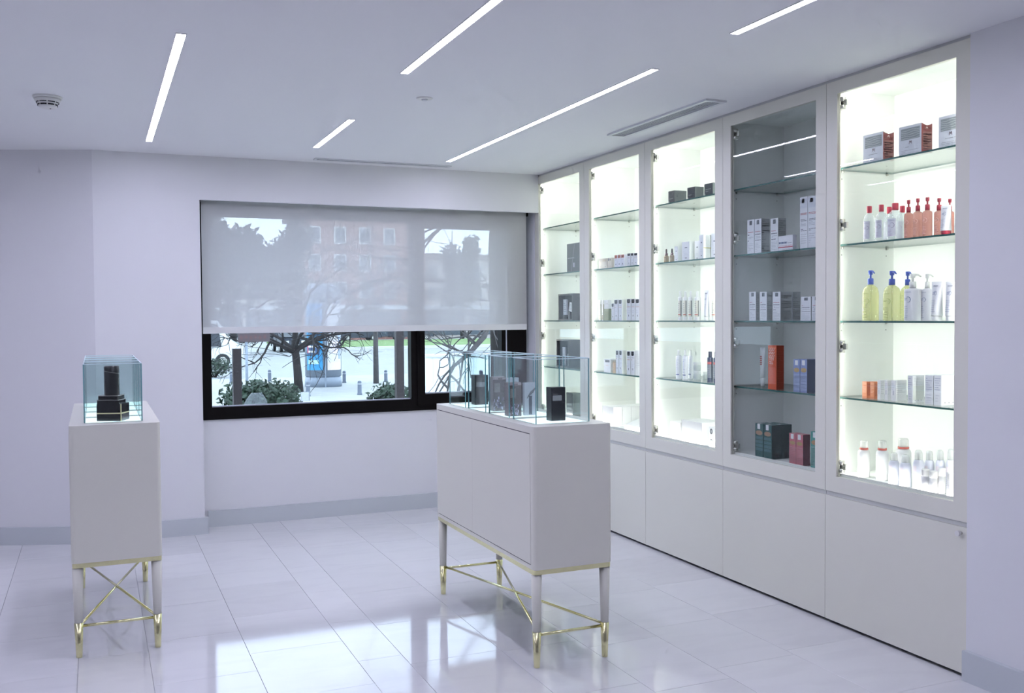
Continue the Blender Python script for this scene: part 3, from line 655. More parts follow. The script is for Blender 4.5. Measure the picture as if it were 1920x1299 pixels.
def bottle(style, d, h):
    """list of (part name, builder, parent part) for one bottle style; the first is the body"""
    r = d/2; P = []; b = MB(); lab = MB()
    if style == 'micellar':
        b.lathe([(r*.90, 0), (r*.98, .003), (r, h*.06), (r, h*.60), (r*.93, h*.68), (r*.72, h*.755), (r*.40, h*.80), (r*.36, h*.82)], 'clear_plastic', n=24, sx=.72)
        P.append(('body', b, None)); q = MB(); q.lathe([(r*.40, h*.815), (r*.42, h*.83), (r*.42, h*.985), (r*.36, h)], C((.60, .05, .09), .35), n=18); P.append(('cap', q, None))
        cylpatch(lab, r, 1.0, -.35, h*.10, h*.58, (.74, .74, .82), sx=.72); crescent(lab, r, .15, h*.40, r*.34, (.25, .22, .35), sx=.72); cyllines(lab, r, .8, .1, h*.12, h*.27, 4, (.55, .50, .62), .72); cyllines(lab, r, .85, .2, h*.37, h*.43, 2, (.5, .4, .5), .72); cyltext(lab, 'BIODERMA', r, .30, h*.515, r*.20, (.3, .32, .45), .72)
        P.append(('label_sheet', lab, None))
    elif style == 'pinkpump':
        b.lathe([(r*.92, 0), (r, .003), (r, h*.60), (r*.92, h*.64), (r*.5, h*.665), (r*.44, h*.68)], 'pink_gel', n=24, sx=.8); P.append(('body', b, None))
        pump(P, r*1.15, h*.68, h*.32, (.50, .055, .09), .5)
        crescent(lab, r, .25, h*.42, r*.5, (.72, .45, .42), sx=.8); cyllines(lab, r, .8, .1, h*.40, h*.46, 2, (.70, .42, .40), .8); cyllines(lab, r, .8, -.1, h*.08, h*.28, 6, (.62, .34, .32), .8); P.append(('label_print', lab, None))
    elif style in ('whitetube', 'atube', 'stubetube'):
        cap = {'whitetube': (.40, .02, .05), 'atube': (.78, .79, .80), 'stubetube': (.78, .79, .80)}[style]
        q0 = MB(); tube_body(q0, d, d*.5, h*.13, h, C((.79, .79, .84), .4)); P.append(('body', q0, None))
        q = MB(); q.lathe([(d*.34, 0), (d*.36, .002), (d*.37, h*.129)], C(cap, .4), n=18); P.append(('cap', q, None))
        def pl(s0, t0, s1, t1, col):                     # print on the flattened front
            bt = lambda t: (d*.40)*(1-t)**.7+.0022
            f = lambda s_, t: (-bt(t)*math.cos(max(-1.2, min(1.2, s_*1.1)))-.0003, -s_*d*.46, h*.13+(h-h*.13)*t)
            n = 4
            for k in range(n):
                for j in range(2):
                    a, c_ = s0+(s1-s0)*k/n, s0+(s1-s0)*(k+1)/n; e, g_ = t0+(t1-t0)*j/2, t0+(t1-t0)*(j+1)/2
                    lab.face([f(a, e), f(c_, e), f(c_, g_), f(a, g_)], C(col))
        ring = (.10, .17, .30) if style != 'stubetube' else (.3, .33, .5)
        for k in range(12):
            t0 = math.radians(-100+230*k/12); t1 = math.radians(-100+230*(k+1)/12); R0 = .34 if style != 'stubetube' else .2; asp = d*.46/(h*.87)
            ff = lambda t, rr: (-((d*.40)*(1-min(.98, .66+rr*R0*asp*math.sin(t)))**.7+.0032), -(.12+rr*R0*math.cos(t))*d*.46, h*.13+h*.87*(.66+rr*R0*asp*math.sin(t)))
            lab.face([ff(t0, 1), ff(t1, 1), ff(t1, .86), ff(t0, .86)], C(ring))
        for k in range(7): pl(-.55, .12+.055*k, -.55+rnd.uniform(.6, 1.0), .135+.055*k, (.42, .46, .58))
        pl(-.5, .63, .1, .65, (.2, .25, .42)); pl(-.5, .68, .15, .70, (.2, .25, .42)); pl(-.5, .86, .45, .89, (.35, .38, .45))
        P.append(('label_print', lab, None))
    elif style == 'oil':
        b.lathe([(r*.94, 0), (r, .004), (r, h*.50), (r*.96, h*.58), (r*.82, h*.65), (r*.52, h*.695), (r*.36, h*.705), (r*.34, h*.72)], 'oil_liquid', n=28, sx=.62); P.append(('body', b, None))
        pump(P, r*.82, h*.72, h*.28, (.07, .13, .55), .9)
        q = MB(); q.tube([(0, 0, h*.02), (.002, 0, h*.70)], .0018, C((.8, .82, .6)), n=6); P.append(('dip_tube', q, None))
        crescent(lab, r, .25, h*.39, r*.33, (.42, .46, .20), sx=.62); cyllines(lab, r, .8, .25, h*.38, h*.43, 2, (.36, .40, .18), .62); cyllines(lab, r, .8, .2, h*.06, h*.28, 7, (.40, .44, .20), .62, fill=.3); cyltext(lab, 'BIODERMA', r, .45, h*.53, r*.17, (.38, .42, .2), .62); P.append(('label_print', lab, None))
    elif style == 'whitepump':
        b.lathe([(r*.95, 0), (r, .003), (r, h*.655), (r*.97, h*.672), (r*.45, h*.685), (r*.40, h*.70)], C((.80, .80, .85), .35), n=28, sx=.62); P.append(('body', b, None))
        pump(P, r*.95, h*.70, h*.30, (.80, .81, .80), 2.3)
        crescent(lab, r, .35, h*.45, r*.36, (.12, .22, .36), sx=.62); cyllines(lab, r, .95, .45, h*.44, h*.49, 2, (.15, .24, .42), .62); cyllines(lab, r, .95, .3, h*.06, h*.34, 7, (.44, .48, .60), .62, fill=.3); cyltext(lab, 'BIODERMA', r, .5, h*.595, r*.22, (.28, .33, .45), .62); P.append(('label_print', lab, None))
    elif style == 'redring':
        b.lathe([(r*.92, 0), (r, .003), (r, h*.66), (r*.90, h*.72), (r*.66, h*.755)], C((.81, .81, .81), .35), n=24); P.append(('body', b, None))
        q = MB(); q.lathe([(r*.70, h*.755), (r*.72, h*.76), (r*.72, h*.80), (r*.70, h*.805)], C((.62, .13, .10), .35), n=20); P.append(('red_ring', q, None))
        q = MB(); q.lathe([(r*.62, h*.806), (r*.64, h*.81), (r*.64, h*.97), (r*.56, h)], 'frost_cap', n=20); P.append(('cap', q, None))
        cyllines(lab, r, .9, .2, h*.30, h*.66, 8, (.62, .58, .62), fill=.25); P.append(('label_print', lab, None))
    elif style == 'spray':
        b.lathe([(r*.95, 0), (r, .002), (r, h*.60), (r*.93, h*.68), (r*.72, h*.74), (r*.66, h*.75)], C((.72, .73, .83), .3), n=22); P.append(('body', b, None))
        q = MB(); q.lathe([(r*.66, h*.751), (r*.68, h*.76), (r*.66, h*.92), (r*.52, h*.985), (r*.3, h)], 'frost_cap', n=18); P.append(('cap', q, None))
        q = MB(); q.lathe([(r*.16, h*.751), (r*.16, h*.88), (r*.30, h*.885), (r*.28, h*.94)], C((.82, .82, .84)), n=10); P.append(('nozzle', q, None))
        cylpatch(lab, r, .9, .0, h*.46, h*.60, (.80, .72, .78)); cyllines(lab, r, .9, .1, h*.10, h*.43, 7, (.45, .48, .62), fill=.25); P.append(('label_print', lab, None))
    elif style == 'tub':
        b.lathe([(r*.94, 0), (r, .002), (r, h*.70)], C((.82, .81, .82), .35), n=22); P.append(('body', b, None))
        q = MB(); q.lathe([(r*1.0, h*.702), (r*1.02, h*.72), (r*1.02, h*.96), (r*.92, h)], C((.82, .81, .80), .35), n=22); P.append(('lid', q, None))
        cyllines(lab, r, .8, .1, h*.2, h*.55, 4, (.68, .66, .70), fill=.3); P.append(('label_print', lab, None))
    elif style == 'leantube':
        q0 = MB(); n = 16
        rings = []
        for t in (0, .25, .5, .75, 1.0):
            a = d*(.30+.20*t); b_ = d*.30*(1-t)**.8+.0015
            rings.append([(b_*math.cos(2*math.pi*k/n), a*math.sin(2*math.pi*k/n), h*.22+h*.78*t) for k in range(n)])
        q0.loft(rings, C((.74, .77, .78), .4)); P.append(('body', q0, None))
        q = MB(); q.lathe([(d*.20, 0), (d*.22, .002), (d*.29, h*.218)], C((.74, .77, .76), .4), n=18); P.append(('cap', q, None))
        for k in range(5): lab.face([(-d*.26, d*.18, h*(.55+.05*k)), (-d*.26, -d*.18, h*(.55+.05*k)), (-d*.24, -d*.18, h*(.585+.05*k)), (-d*.24, d*.18, h*(.585+.05*k))], C((.50, .14, .13)))
        P.append(('label_print', lab, None))
    elif style == 'dropper':
        b.lathe([(r*.95, 0), (r, .002), (r, h*.42), (r*.85, h*.50), (r*.5, h*.53)], C((.30, .23, .15), .25), n=20); P.append(('body', b, None))
        q = MB(); q.lathe([(r*.62, h*.531), (r*.64, h*.54), (r*.62, h*.68), (r*.40, h*.69)], C((.10, .03, .04), .3), n=16); P.append(('collar', q, None))
        q = MB(); q.lathe([(r*.34, h*.691), (r*.38, h*.78), (r*.36, h*.94), (r*.2, h)], C((.035, .015, .02), .4), n=14); P.append(('rubber_bulb', q, None))
        cylpatch(lab, r*.64, .9, -.5, h*.58, h*.66, (.55, .4, .42), e=.0008); cylpatch(lab, r, .9, -.5, h*.10, h*.34, (.36, .29, .20)); P.append(('label_print', lab, None))
    elif style in ('lotion', 'bluelotion'):
        bl_ = style == 'bluelotion'
        b.lathe([(r*.95, 0), (r, .002), (r, h*.76), (r*.88, h*.80), (r*.55, h*.81)], C((.80, .80, .80) if not bl_ else (.78, .79, .85), .35), n=20); P.append(('body', b, None))
        q = MB(); q.lathe([(r*.50, h*.811), (r*.52, h*.82), (r*.50, h*.97), (r*.42, h)], C((.82, .83, .82), .35), n=16); P.append(('cap', q, None))
        if bl_: cylpatch(lab, r, .9, -.6, h*.13, h*.165, (.10, .12, .30)); cyllines(lab, r, .9, -.3, h*.22, h*.66, 8, (.45, .47, .66), fill=.3); cylpatch(lab, r, .9, -.6, h*.66, h*.67, (.4, .45, .6))
        else: cylpatch(lab, r, .9, -.6, h*.12, h*.68, (.74, .72, .62)); cylpatch(lab, r, .9, -.6, h*.185, h*.215, (.62, .22, .18), e=.0007); cyllines(lab, r, .8, -.2, h*.28, h*.64, 5, (.42, .42, .42), fill=.35); cylpatch(lab, r, -.55, -.95, h*.14, h*.68, (.20, .21, .20))
        P.append(('label_print', lab, None))
    elif style == 'jar':
        b.lathe([(r*.88, 0), (r*.96, .002), (r, h*.15), (r, h*.58), (r*.9, h*.62)], C((.60, .64, .62), .2), n=22); P.append(('body', b, None))
        q = MB(); q.lathe([(r, h*.621), (r*1.02, h*.64), (r*1.02, h*.96), (r*.96, h)], C((.80, .82, .80), .35), n=22); P.append(('lid', q, None))
        cyllines(lab, r, .9, -.2, h*.2, h*.5, 3, (.35, .38, .38), fill=.35); P.append(('label_print', lab, None))
    elif style == 'navy':
        b.lathe([(r*.95, 0), (r, .002), (r, h*.78), (r*.9, h*.81), (r*.62, h*.815)], C(NAVY, .3), n=22); P.append(('body', b, None))
        q = MB(); q.lathe([(r*.60, h*.816), (r*.62, h*.82), (r*.62, h*.985), (r*.56, h)], C((.03, .032, .07), .3), n=18); P.append(('cap', q, None))
        cylpatch(lab, r, 1.1, -1.1, h*.14, h*.58, (.17, .18, .22)); cylpatch(lab, r, 1.1, -1.1, h*.59, h*.67, (.50, .10, .10)); cyllines(lab, r, .8, -.4, h*.2, h*.5, 5, (.3, .31, .36), fill=.3); P.append(('label_print', lab, None))
    elif style == 'goldjar':
        b.lathe([(r*.9, 0), (r, .003), (r*.96, h*.5), (r, h*.80), (r*.8, h*.84)], C((.66, .48, .32), .25), n=20); P.append(('body', b, None))
        q = MB(); q.lathe([(r*.86, h*.841), (r*.9, h*.85), (r*.9, h*.97), (r*.8, h)], C((.75, .66, .52), .2, .6), n=20); P.append(('lid', q, None))
        cyllines(lab, r, .9, -.3, h*.2, h*.7, 5, (.82, .72, .58), fill=.45); P.append(('label_print', lab, None))
    return P
DESC = {  # style: (object name, category, how it looks)
 'mbox': ('carton', 'box', 'grey carton with M mark and red side'), 'micellar': ('bottle', 'bottle', 'clear bottle with red cap'),
 'pinkpump': ('pump_bottle', 'bottle', 'salmon pink bottle with red pump'), 'whitetube': ('tube', 'tube', 'white tube with crescent mark and dark red cap'),
 'oil': ('pump_bottle', 'bottle', 'yellow oil bottle with blue pump'), 'whitepump': ('pump_bottle', 'bottle', 'white bottle with white pump'),
 'atube': ('tube', 'tube', 'white tube with blue crescent mark'), 'orange': ('carton', 'box', 'small orange carton'), 'smallwhite': ('carton', 'box', 'small white carton'),
 'tallgrey': ('carton', 'box', 'pale grey printed carton'), 'redring': ('bottle', 'bottle', 'white bottle with red neck ring'), 'spray': ('spray_bottle', 'bottle', 'pale lavender spray bottle with clear cap'),
 'tub': ('cream_tub', 'jar', 'small white lidded tub'), 'pharma': ('carton', 'box', 'white carton with grey printed side'), 'carton': ('carton', 'box', 'low white carton with red stripe'),
 'tallpharma': ('carton', 'box', 'tall white carton with red lines'), 'pharmashort': ('carton', 'box', 'short white carton'), 'leantube': ('tube', 'tube', 'white tapering tube with red print'),
 'stem': ('carton', 'box', 'tall orange carton lettered STEM CELL'), 'bluebox': ('carton', 'box', 'lavender blue carton with ochre oval'), 'teal': ('carton', 'box', 'dark teal carton with ochre oval'),
 'pink': ('carton', 'box', 'dusty pink carton'), 'green': ('carton', 'box', 'light green carton with ochre oval'), 'blackbox': ('carton', 'box', 'dark grey patterned box'),
 'dropper': ('dropper_bottle', 'bottle', 'brown dropper bottle with dark bulb'), 'logowhite': ('carton', 'box', 'white carton with small dark logo'), 'lotion': ('bottle', 'bottle', 'slim white lotion bottle with red line'),
 'stubetube': ('tube', 'tube', 'pale lavender squeeze tube'), 'bluelotion': ('bottle', 'bottle', 'slim white bottle with blue line'), 'jar': ('cream_jar', 'jar', 'grey glass jar with white lid'),
 'navy': ('bottle', 'bottle', 'navy bottle with red and grey label'), 'bigwhite': ('carton', 'box', 'plain white large carton'), 'dotwhite': ('carton', 'box', 'white box with black round mark'),
 'beige': ('carton', 'box', 'beige patterned carton'), 'redtop': ('carton', 'box', 'small white carton with red top'), 'blacktop': ('carton', 'box', 'white carton with black tab'),
 'blacktopw': ('carton', 'box', 'wide white carton with dark label'), 'slim': ('carton', 'box', 'very slim cream carton'), 'greenbase': ('carton', 'box', 'white carton with olive green base'),
 'goldjar': ('jar', 'jar', 'rose gold jar'), 'plainwhite': ('carton', 'box', 'pale white carton'), 'blackpanel': ('display_card', 'display card', 'tall dark grey display card'),
 'blackcase': ('presentation_case', 'box', 'open black presentation case')}
PLAN = [
 ('box', 5, 'A', 'mbox', 3.165, 3.3214, 0.1189, 0.0611, 0.1243),
 ('box', 5, 'A', 'mbox', 3.165, 3.11, 0.1229, 0.0595, 0.1228),
 ('box', 5, 'A', 'mbox', 3.165, 2.9014, 0.1155, 0.07, 0.1261),
 ('bot', 5, 'B', 'micellar', 3.2, 3.3791, 0.0526, 0.1637),
 ('bot', 5, 'B', 'micellar', 3.2, 3.3068, 0.0518, 0.1618),
 ('bot', 5, 'B', 'micellar', 3.2, 3.226, 0.0671, 0.16),
 ('bot', 5, 'B', 'micellar', 3.3, 3.3616, 0.0505, 0.1621),
 ('bot', 5, 'B', 'micellar', 3.32, 3.3044, 0.0524, 0.1615),
 ('bot', 5, 'B', 'pinkpump', 3.2, 3.1501, 0.0376, 0.1653),
 ('bot', 5, 'B', 'pinkpump', 3.2, 3.0996, 0.0385, 0.1663),
 ('bot', 5, 'B', 'pinkpump', 3.2, 3.0483, 0.04, 0.1649),
 ('bot', 5, 'B', 'pinkpump', 3.22, 3.0057, 0.0397, 0.1575),
 ('bot', 5, 'B', 'pinkpump', 3.25, 2.9785, 0.0352, 0.1524),
 ('bot', 5, 'B', 'whitetube', 3.175, 2.9283, 0.0518, 0.1178),
 ('bot', 5, 'B', 'whitetube', 3.175, 2.8584, 0.0489, 0.1166),
 ('bot', 5, 'C', 'oil', 3.21, 3.3798, 0.0744, 0.2262),
 ('bot', 5, 'C', 'oil', 3.23, 3.2728, 0.0775, 0.2191),
 ('bot', 5, 'C', 'oil', 3.3, 3.2517, 0.0659, 0.2167),
 ('bot', 5, 'C', 'whitepump', 3.21, 3.1348, 0.0706, 0.2012),
 ('bot', 5, 'C', 'whitepump', 3.25, 3.0942, 0.0509, 0.1987),
 ('bot', 5, 'C', 'atube', 3.185, 2.9809, 0.0553, 0.1614),
 ('bot', 5, 'C', 'atube', 3.185, 2.9081, 0.0561, 0.1588),
 ('box', 5, 'D', 'orange', 3.2, 3.4042, 0.0283, 0.0156, 0.0743),
 ('box', 5, 'D', 'orange', 3.2, 3.3566, 0.0245, 0.0155, 0.077),
 ('box', 5, 'D', 'smallwhite', 3.2, 3.3156, 0.0192, 0.0185, 0.0859),
 ('box', 5, 'D', 'smallwhite', 3.2, 3.2737, 0.0173, 0.0184, 0.0883),
 ('box', 5, 'D', 'smallwhite', 3.2, 3.231, 0.0246, 0.0642, 0.0898),
 ('box', 5, 'D', 'tallgrey', 3.2, 3.136, 0.0262, 0.0665, 0.116),
 ('box', 5, 'D', 'tallgrey', 3.205, 3.0386, 0.0422, 0.05, 0.1224),
 ('box', 5, 'D', 'tallgrey', 3.205, 2.9936, 0.038, 0.0894, 0.1247),
 ('bot', 5, 'E', 'redring', 3.2, 3.406, 0.0533, 0.1657),
 ('bot', 5, 'E', 'redring', 3.22, 3.3145, 0.0548, 0.1761),
 ('bot', 5, 'E', 'redring', 3.3, 3.2711, 0.0665, 0.1851),
 ('bot', 5, 'E', 'spray', 3.185, 3.2101, 0.0448, 0.1379),
 ('bot', 5, 'E', 'spray', 3.185, 3.1452, 0.0494, 0.1369),
 ('bot', 5, 'E', 'spray', 3.19, 3.0778, 0.0474, 0.1644),
 ('bot', 5, 'E', 'spray', 3.25, 3.0764, 0.0413, 0.1575),
 ('bot', 5, 'E', 'spray', 3.25, 3.0185, 0.0387, 0.1681),
 ('bot', 5, 'E', 'spray', 3.25, 2.9636, 0.0409, 0.1783),
 ('bot', 5, 'E', 'tub', 3.165, 3.0161, 0.0333, 0.0934),
 ('bot', 5, 'E', 'tub', 3.165, 2.9741, 0.033, 0.0916),
 ('bot', 5, 'E', 'tub', 3.19, 2.9549, 0.0307, 0.1037),
 ('bot', 5, 'E', 'tub', 3.165, 2.8807, 0.0387, 0.0986),
 ('box', 4, 'B', 'pharma', 3.165, 4.1898, 0.0572, 0.045, 0.1781),
 ('box', 4, 'B', 'pharma', 3.165, 4.1298, 0.0555, 0.0528, 0.1769),
 ('box', 4, 'B', 'pharma', 3.185, 4.0227, 0.059, 0.0496, 0.1697),
 ('box', 4, 'B', 'carton', 3.16, 3.9044, 0.1103, 0.02, 0.0727),
 ('box', 4, 'B', 'tallpharma', 3.165, 3.7758, 0.0542, 0.05, 0.2494),
 ('box', 4, 'B', 'tallpharma', 3.165, 3.7148, 0.0619, 0.05, 0.2482),
 ('box', 4, 'C', 'pharma', 3.165, 4.1745, 0.056, 0.0214, 0.1509),
 ('box', 4, 'C', 'pharma', 3.165, 4.0853, 0.0559, 0.0347, 0.1485),
 ('box', 4, 'C', 'pharma', 3.165, 3.9792, 0.0603, 0.0719, 0.1457),
 ('box', 4, 'C', 'pharmashort', 3.165, 3.7586, 0.0707, 0.05, 0.1161),
 ('box', 4, 'C', 'pharmashort', 3.165, 3.6833, 0.0656, 0.05, 0.1171),
 ('bot', 4, 'D', 'leantube', 3.27, 4.2254, 0.0455, 0.2052),
 ('box', 4, 'D', 'stem', 3.17, 4.0192, 0.0663, 0.0468, 0.2235),
 ('box', 4, 'D', 'bluebox', 3.17, 3.8316, 0.0471, 0.06, 0.16),
 ('box', 4, 'D', 'bluebox', 3.17, 3.78, 0.0492, 0.0696, 0.162),
 ('box', 4, 'E', 'teal', 3.165, 4.1179, 0.0658, 0.055, 0.1743),
 ('box', 4, 'E', 'teal', 3.165, 4.0487, 0.0654, 0.0624, 0.1743),
 ('box', 4, 'E', 'pink', 3.165, 3.8553, 0.0491, 0.045, 0.1522),
 ('box', 4, 'E', 'pink', 3.165, 3.8028, 0.0505, 0.0426, 0.1525),
 ('box', 4, 'E', 'green', 3.165, 3.6935, 0.0565, 0.05, 0.1766),
 ('box', 3, 'A', 'blackbox', 3.165, 4.9505, 0.065, 0.0845, 0.0705),
 ('box', 3, 'A', 'blackbox', 3.165, 4.7426, 0.0766, 0.0608, 0.0664),
 ('box', 3, 'A', 'blackbox', 3.165, 4.5706, 0.082, 0.1, 0.0664),
 ('bot', 3, 'B', 'dropper', 3.19, 5.0468, 0.0301, 0.083),
 ('bot', 3, 'B', 'dropper', 3.19, 4.9838, 0.0288, 0.0814),
 ('box', 3, 'B', 'logowhite', 3.18, 4.9241, 0.0372, 0.0268, 0.0896),
 ('box', 3, 'B', 'logowhite', 3.18, 4.8224, 0.0767, 0.0338, 0.1097),
 ('box', 3, 'B', 'logowhite', 3.27, 4.8391, 0.0485, 0.06, 0.1178),
 ('box', 3, 'B', 'logowhite', 3.18, 4.6633, 0.0409, 0.0521, 0.1367),
 ('box', 3, 'B', 'logowhite', 3.18, 4.5372, 0.0565, 0.06, 0.1357),
 ('bot', 3, 'C', 'lotion', 3.2, 4.9072, 0.0282, 0.1736),
 ('bot', 3, 'C', 'lotion', 3.2, 4.8537, 0.0283, 0.1722),
 ('bot', 3, 'C', 'lotion', 3.2, 4.798, 0.028, 0.1707),
 ('bot', 3, 'C', 'lotion', 3.2, 4.7284, 0.0354, 0.1688),
 ('bot', 3, 'C', 'stubetube', 3.2, 4.6378, 0.0382, 0.1724),
 ('bot', 3, 'C', 'lotion', 3.2, 4.56, 0.0338, 0.1613),
 ('bot', 3, 'D', 'bluelotion', 3.22, 4.9569, 0.0356, 0.173),
 ('bot', 3, 'D', 'bluelotion', 3.22, 4.8864, 0.0333, 0.175),
 ('bot', 3, 'D', 'bluelotion', 3.3, 4.9531, 0.0274, 0.1699),
 ('bot', 3, 'D', 'jar', 3.26, 4.8249, 0.0441, 0.0537),
 ('bot', 3, 'D', 'jar', 3.33, 4.8477, 0.0286, 0.0436),
 ('bot', 3, 'D', 'navy', 3.2, 4.6059, 0.0333, 0.1744),
 ('bot', 3, 'D', 'navy', 3.2, 4.5456, 0.0344, 0.1747),
 ('box', 3, 'E', 'bigwhite', 3.18, 4.9371, 0.1179, 0.16, 0.1023),
 ('box', 3, 'E', 'bigwhite', 3.165, 4.7398, 0.2095, 0.15, 0.127),
 ('box', 3, 'E', 'dotwhite', 3.165, 4.5226, 0.0898, 0.08, 0.0564),
 ('box', 2, 'B', 'beige', 3.165, 5.8008, 0.1135, 0.05, 0.0684),
 ('box', 2, 'B', 'beige', 3.165, 5.7081, 0.0512, 0.0186, 0.0673),
 ('box', 2, 'B', 'redtop', 3.165, 5.6223, 0.0378, 0.05, 0.0801),
 ('box', 2, 'B', 'redtop', 3.165, 5.5794, 0.0408, 0.05, 0.0799),
 ('box', 2, 'B', 'redtop', 3.165, 5.5338, 0.0431, 0.05, 0.0791),
 ('box', 2, 'B', 'blacktop', 3.165, 5.4526, 0.042, 0.05, 0.0816),
 ('box', 2, 'B', 'blacktop', 3.165, 5.4103, 0.0368, 0.05, 0.0808),
 ('box', 2, 'B', 'blacktop', 3.165, 5.366, 0.0449, 0.05, 0.0792),
 ('box', 2, 'C', 'slim', 3.165, 5.8503, 0.0236, 0.0062, 0.1385),
 ('box', 2, 'C', 'slim', 3.165, 5.8113, 0.0211, 0.0062, 0.1378),
 ('box', 2, 'C', 'greenbase', 3.165, 5.7553, 0.0579, 0.0204, 0.1382),
 ('box', 2, 'C', 'blacktop', 3.165, 5.6673, 0.0332, 0.04, 0.1135),
 ('box', 2, 'C', 'blacktop', 3.165, 5.6213, 0.0499, 0.05, 0.1379),
 ('box', 2, 'C', 'blacktop', 3.165, 5.5653, 0.0449, 0.0296, 0.1369),
 ('box', 2, 'C', 'blacktop', 3.165, 5.4567, 0.053, 0.05, 0.1395),
 ('box', 2, 'C', 'blacktop', 3.165, 5.4006, 0.0481, 0.05, 0.1385),
 ('box', 2, 'C', 'blacktop', 3.165, 5.3458, 0.0506, 0.05, 0.1374),
 ('box', 2, 'D', 'blacktopw', 3.17, 5.7557, 0.0904, 0.06, 0.0893),
 ('bot', 2, 'D', 'goldjar', 3.19, 5.6895, 0.0294, 0.0838),
 ('box', 2, 'D', 'blacktop', 3.18, 5.6368, 0.0378, 0.06, 0.1519),
 ('box', 2, 'D', 'blacktop', 3.18, 5.591, 0.0395, 0.0309, 0.1533),
 ('box', 2, 'D', 'blacktop', 3.18, 5.486, 0.0464, 0.06, 0.1512),
 ('box', 2, 'D', 'blacktop', 3.18, 5.4336, 0.0457, 0.06, 0.1528),
 ('box', 2, 'D', 'plainwhite', 3.18, 5.3748, 0.0582, 0.06, 0.1592),
 ('box', 2, 'E', 'bigwhite', 3.165, 5.7393, 0.1499, 0.068, 0.1305),
 ('box', 1, 'B', 'blackpanel', 3.18, 6.263, 0.2226, 0.04, 0.2051),
 ('box', 1, 'C', 'blackcase', 3.19, 6.4272, 0.231, 0.064, 0.1956),
 ('box', 1, 'D', 'blackcase', 3.19, 6.4794, 0.2091, 0.0966, 0.2072),
 ('box', 1, 'E', 'blackbox', 3.2, 6.3857, 0.1033, 0.0655, 0.1772),
]
# extra pieces stacked on or behind others: (kind, cabinet, shelf, style, x, y, size.., base height above the shelf, label suffix)
EXTRA = [('bot', 3, 'D', 'jar', 3.26, 4.8249, .0441, .0500, .0541, 'stacked on top of another jar'),
 ('box', 3, 'E', 'dotwhite', 3.165, 4.5226, .0898, .08, .0564, .0567, 'stacked on another in the middle cabinet'),
 ('box', 3, 'E', 'bigwhite', 3.325, 4.600, .12, .14, .127, 0, 'behind the round-mark boxes, middle cabinet floor'),
 ('box', 4, 'E', 'teal', 3.229, 4.1179, .0658, .055, .1743, 0, 'in the rear row, left one'), ('box', 4, 'E', 'teal', 3.229, 4.0487, .0654, .0624, .1743, 0, 'in the rear row, right one'),
 ('box', 4, 'C', 'pharma', 3.240, 3.9792, .0603, .050, .1457, 0, 'standing behind the third one, third shelf, unlit cabinet'),
 ('box', 2, 'E', 'bigwhite', 3.2345, 5.7393, .1499, .068, .1305, 0, 'second in a row running back, cabinet floor'), ('box', 2, 'E', 'bigwhite', 3.304, 5.7393, .1499, .068, .1305, 0, 'third in a row running back, cabinet floor'), ('box', 2, 'E', 'bigwhite', 3.3735, 5.7393, .1499, .068, .1305, 0, 'last in a row running back, cabinet floor')]
rows = {}
for it in PLAN: rows.setdefault((it[1], it[2]), []).append(it)
for k in rows: rows[k].sort(key=lambda it: -it[5]/(it[4]+(it[7]/2 if it[0] == 'box' else 0)))
def put(kind, cab, sh, style, *a, base=0.0, label=None):
    name, cat, desc = DESC[style]
    grp = 'products on the %s of the %s' % (SHN[sh], CBN[cab])
    if kind == 'box':
        xf, y, w_, d_, h_ = a; d_ = max(d_, .022)
        b, p = carton(style, w_, d_, h_); o = b.build(name, loc=(xf+d_/2, y, ZS[sh]+base))
        if p.q.f: p.q.build('printed_face', o)
    else:
        x, y, d_, h_ = a; P = bottle(style, d_, h_)
        o = P[0][1].build(name, loc=(x, y, ZS[sh]+base), rz=.0 if style in ('whitetube', 'atube', 'stubetube', 'leantube') else .42)
        for nm, q, _ in P[1:]: q.build(nm, o)
    return tag(o, label, cat, grp), desc
for (cab, sh), items in rows.items():
    for i, it in enumerate(items):
        o, desc = put(*it)
        o['label'] = '%s, %s from left, %s, %s' % (desc, ORD[i], SHN[sh], CBN[cab])
for it in EXTRA:
    o, desc = put(*it[:-2], base=it[-2]); o['label'] = '%s %s' % (desc, it[-1])
    if it[3] == 'teal': o['label'] = 'dark teal carton with ochre oval, %s, unlit cabinet' % it[-1]
# white cards inside the open black cases, window-side cabinet
def card(x, y0, y1, z0, z1, label, tilt=0.0):
    q = MB(); q.box((-.006, -(y1-y0)/2, 0), (.006, (y1-y0)/2, z1-z0), C((.80, .84, .86)))
    o = q.build('product_pack', loc=(x, (y0+y1)/2, z0)); o.rotation_euler.x = tilt; tag(o, label, 'box', 'packs in the black cases')
    p = Print(y1-y0, .012, z1-z0); p.lines(p.front, .1, .9, .2, .85, 5, (.45, .5, .55), .35); p.q.build('printed_face', o); return o
case_c, case_d = 6.4272, 6.4794
card(3.222, case_c+.030, case_c+.085, ZS['C']+.0405, ZS['C']+.155, 'tall white pack in black case on third shelf, window-side cabinet')
card(3.222, case_c-.055, case_c-.005, ZS['C']+.066, ZS['C']+.130, 'small tilted white pack in black case, third shelf, window-side cabinet', .22)
card(3.232, case_d+.030, case_d+.072, ZS['D']+.0105, ZS['D']+.150, 'tall white pack in black case on fourth shelf, window-side cabinet')
card(3.232, case_d-.050, case_d-.015, ZS['D']+.0105, ZS['D']+.100, 'small white pack in black case on fourth shelf, window-side cabinet')
q = MB(); q.rbox((-.02, -.018, 0), (.02, .018, .0285), C((.05, .053, .065), .3), r=.003); tag(q.build('display_block', loc=(3.225, case_c+.0575, ZS['C']+.0105)), 'low black block under the tall white pack, third shelf', 'block')
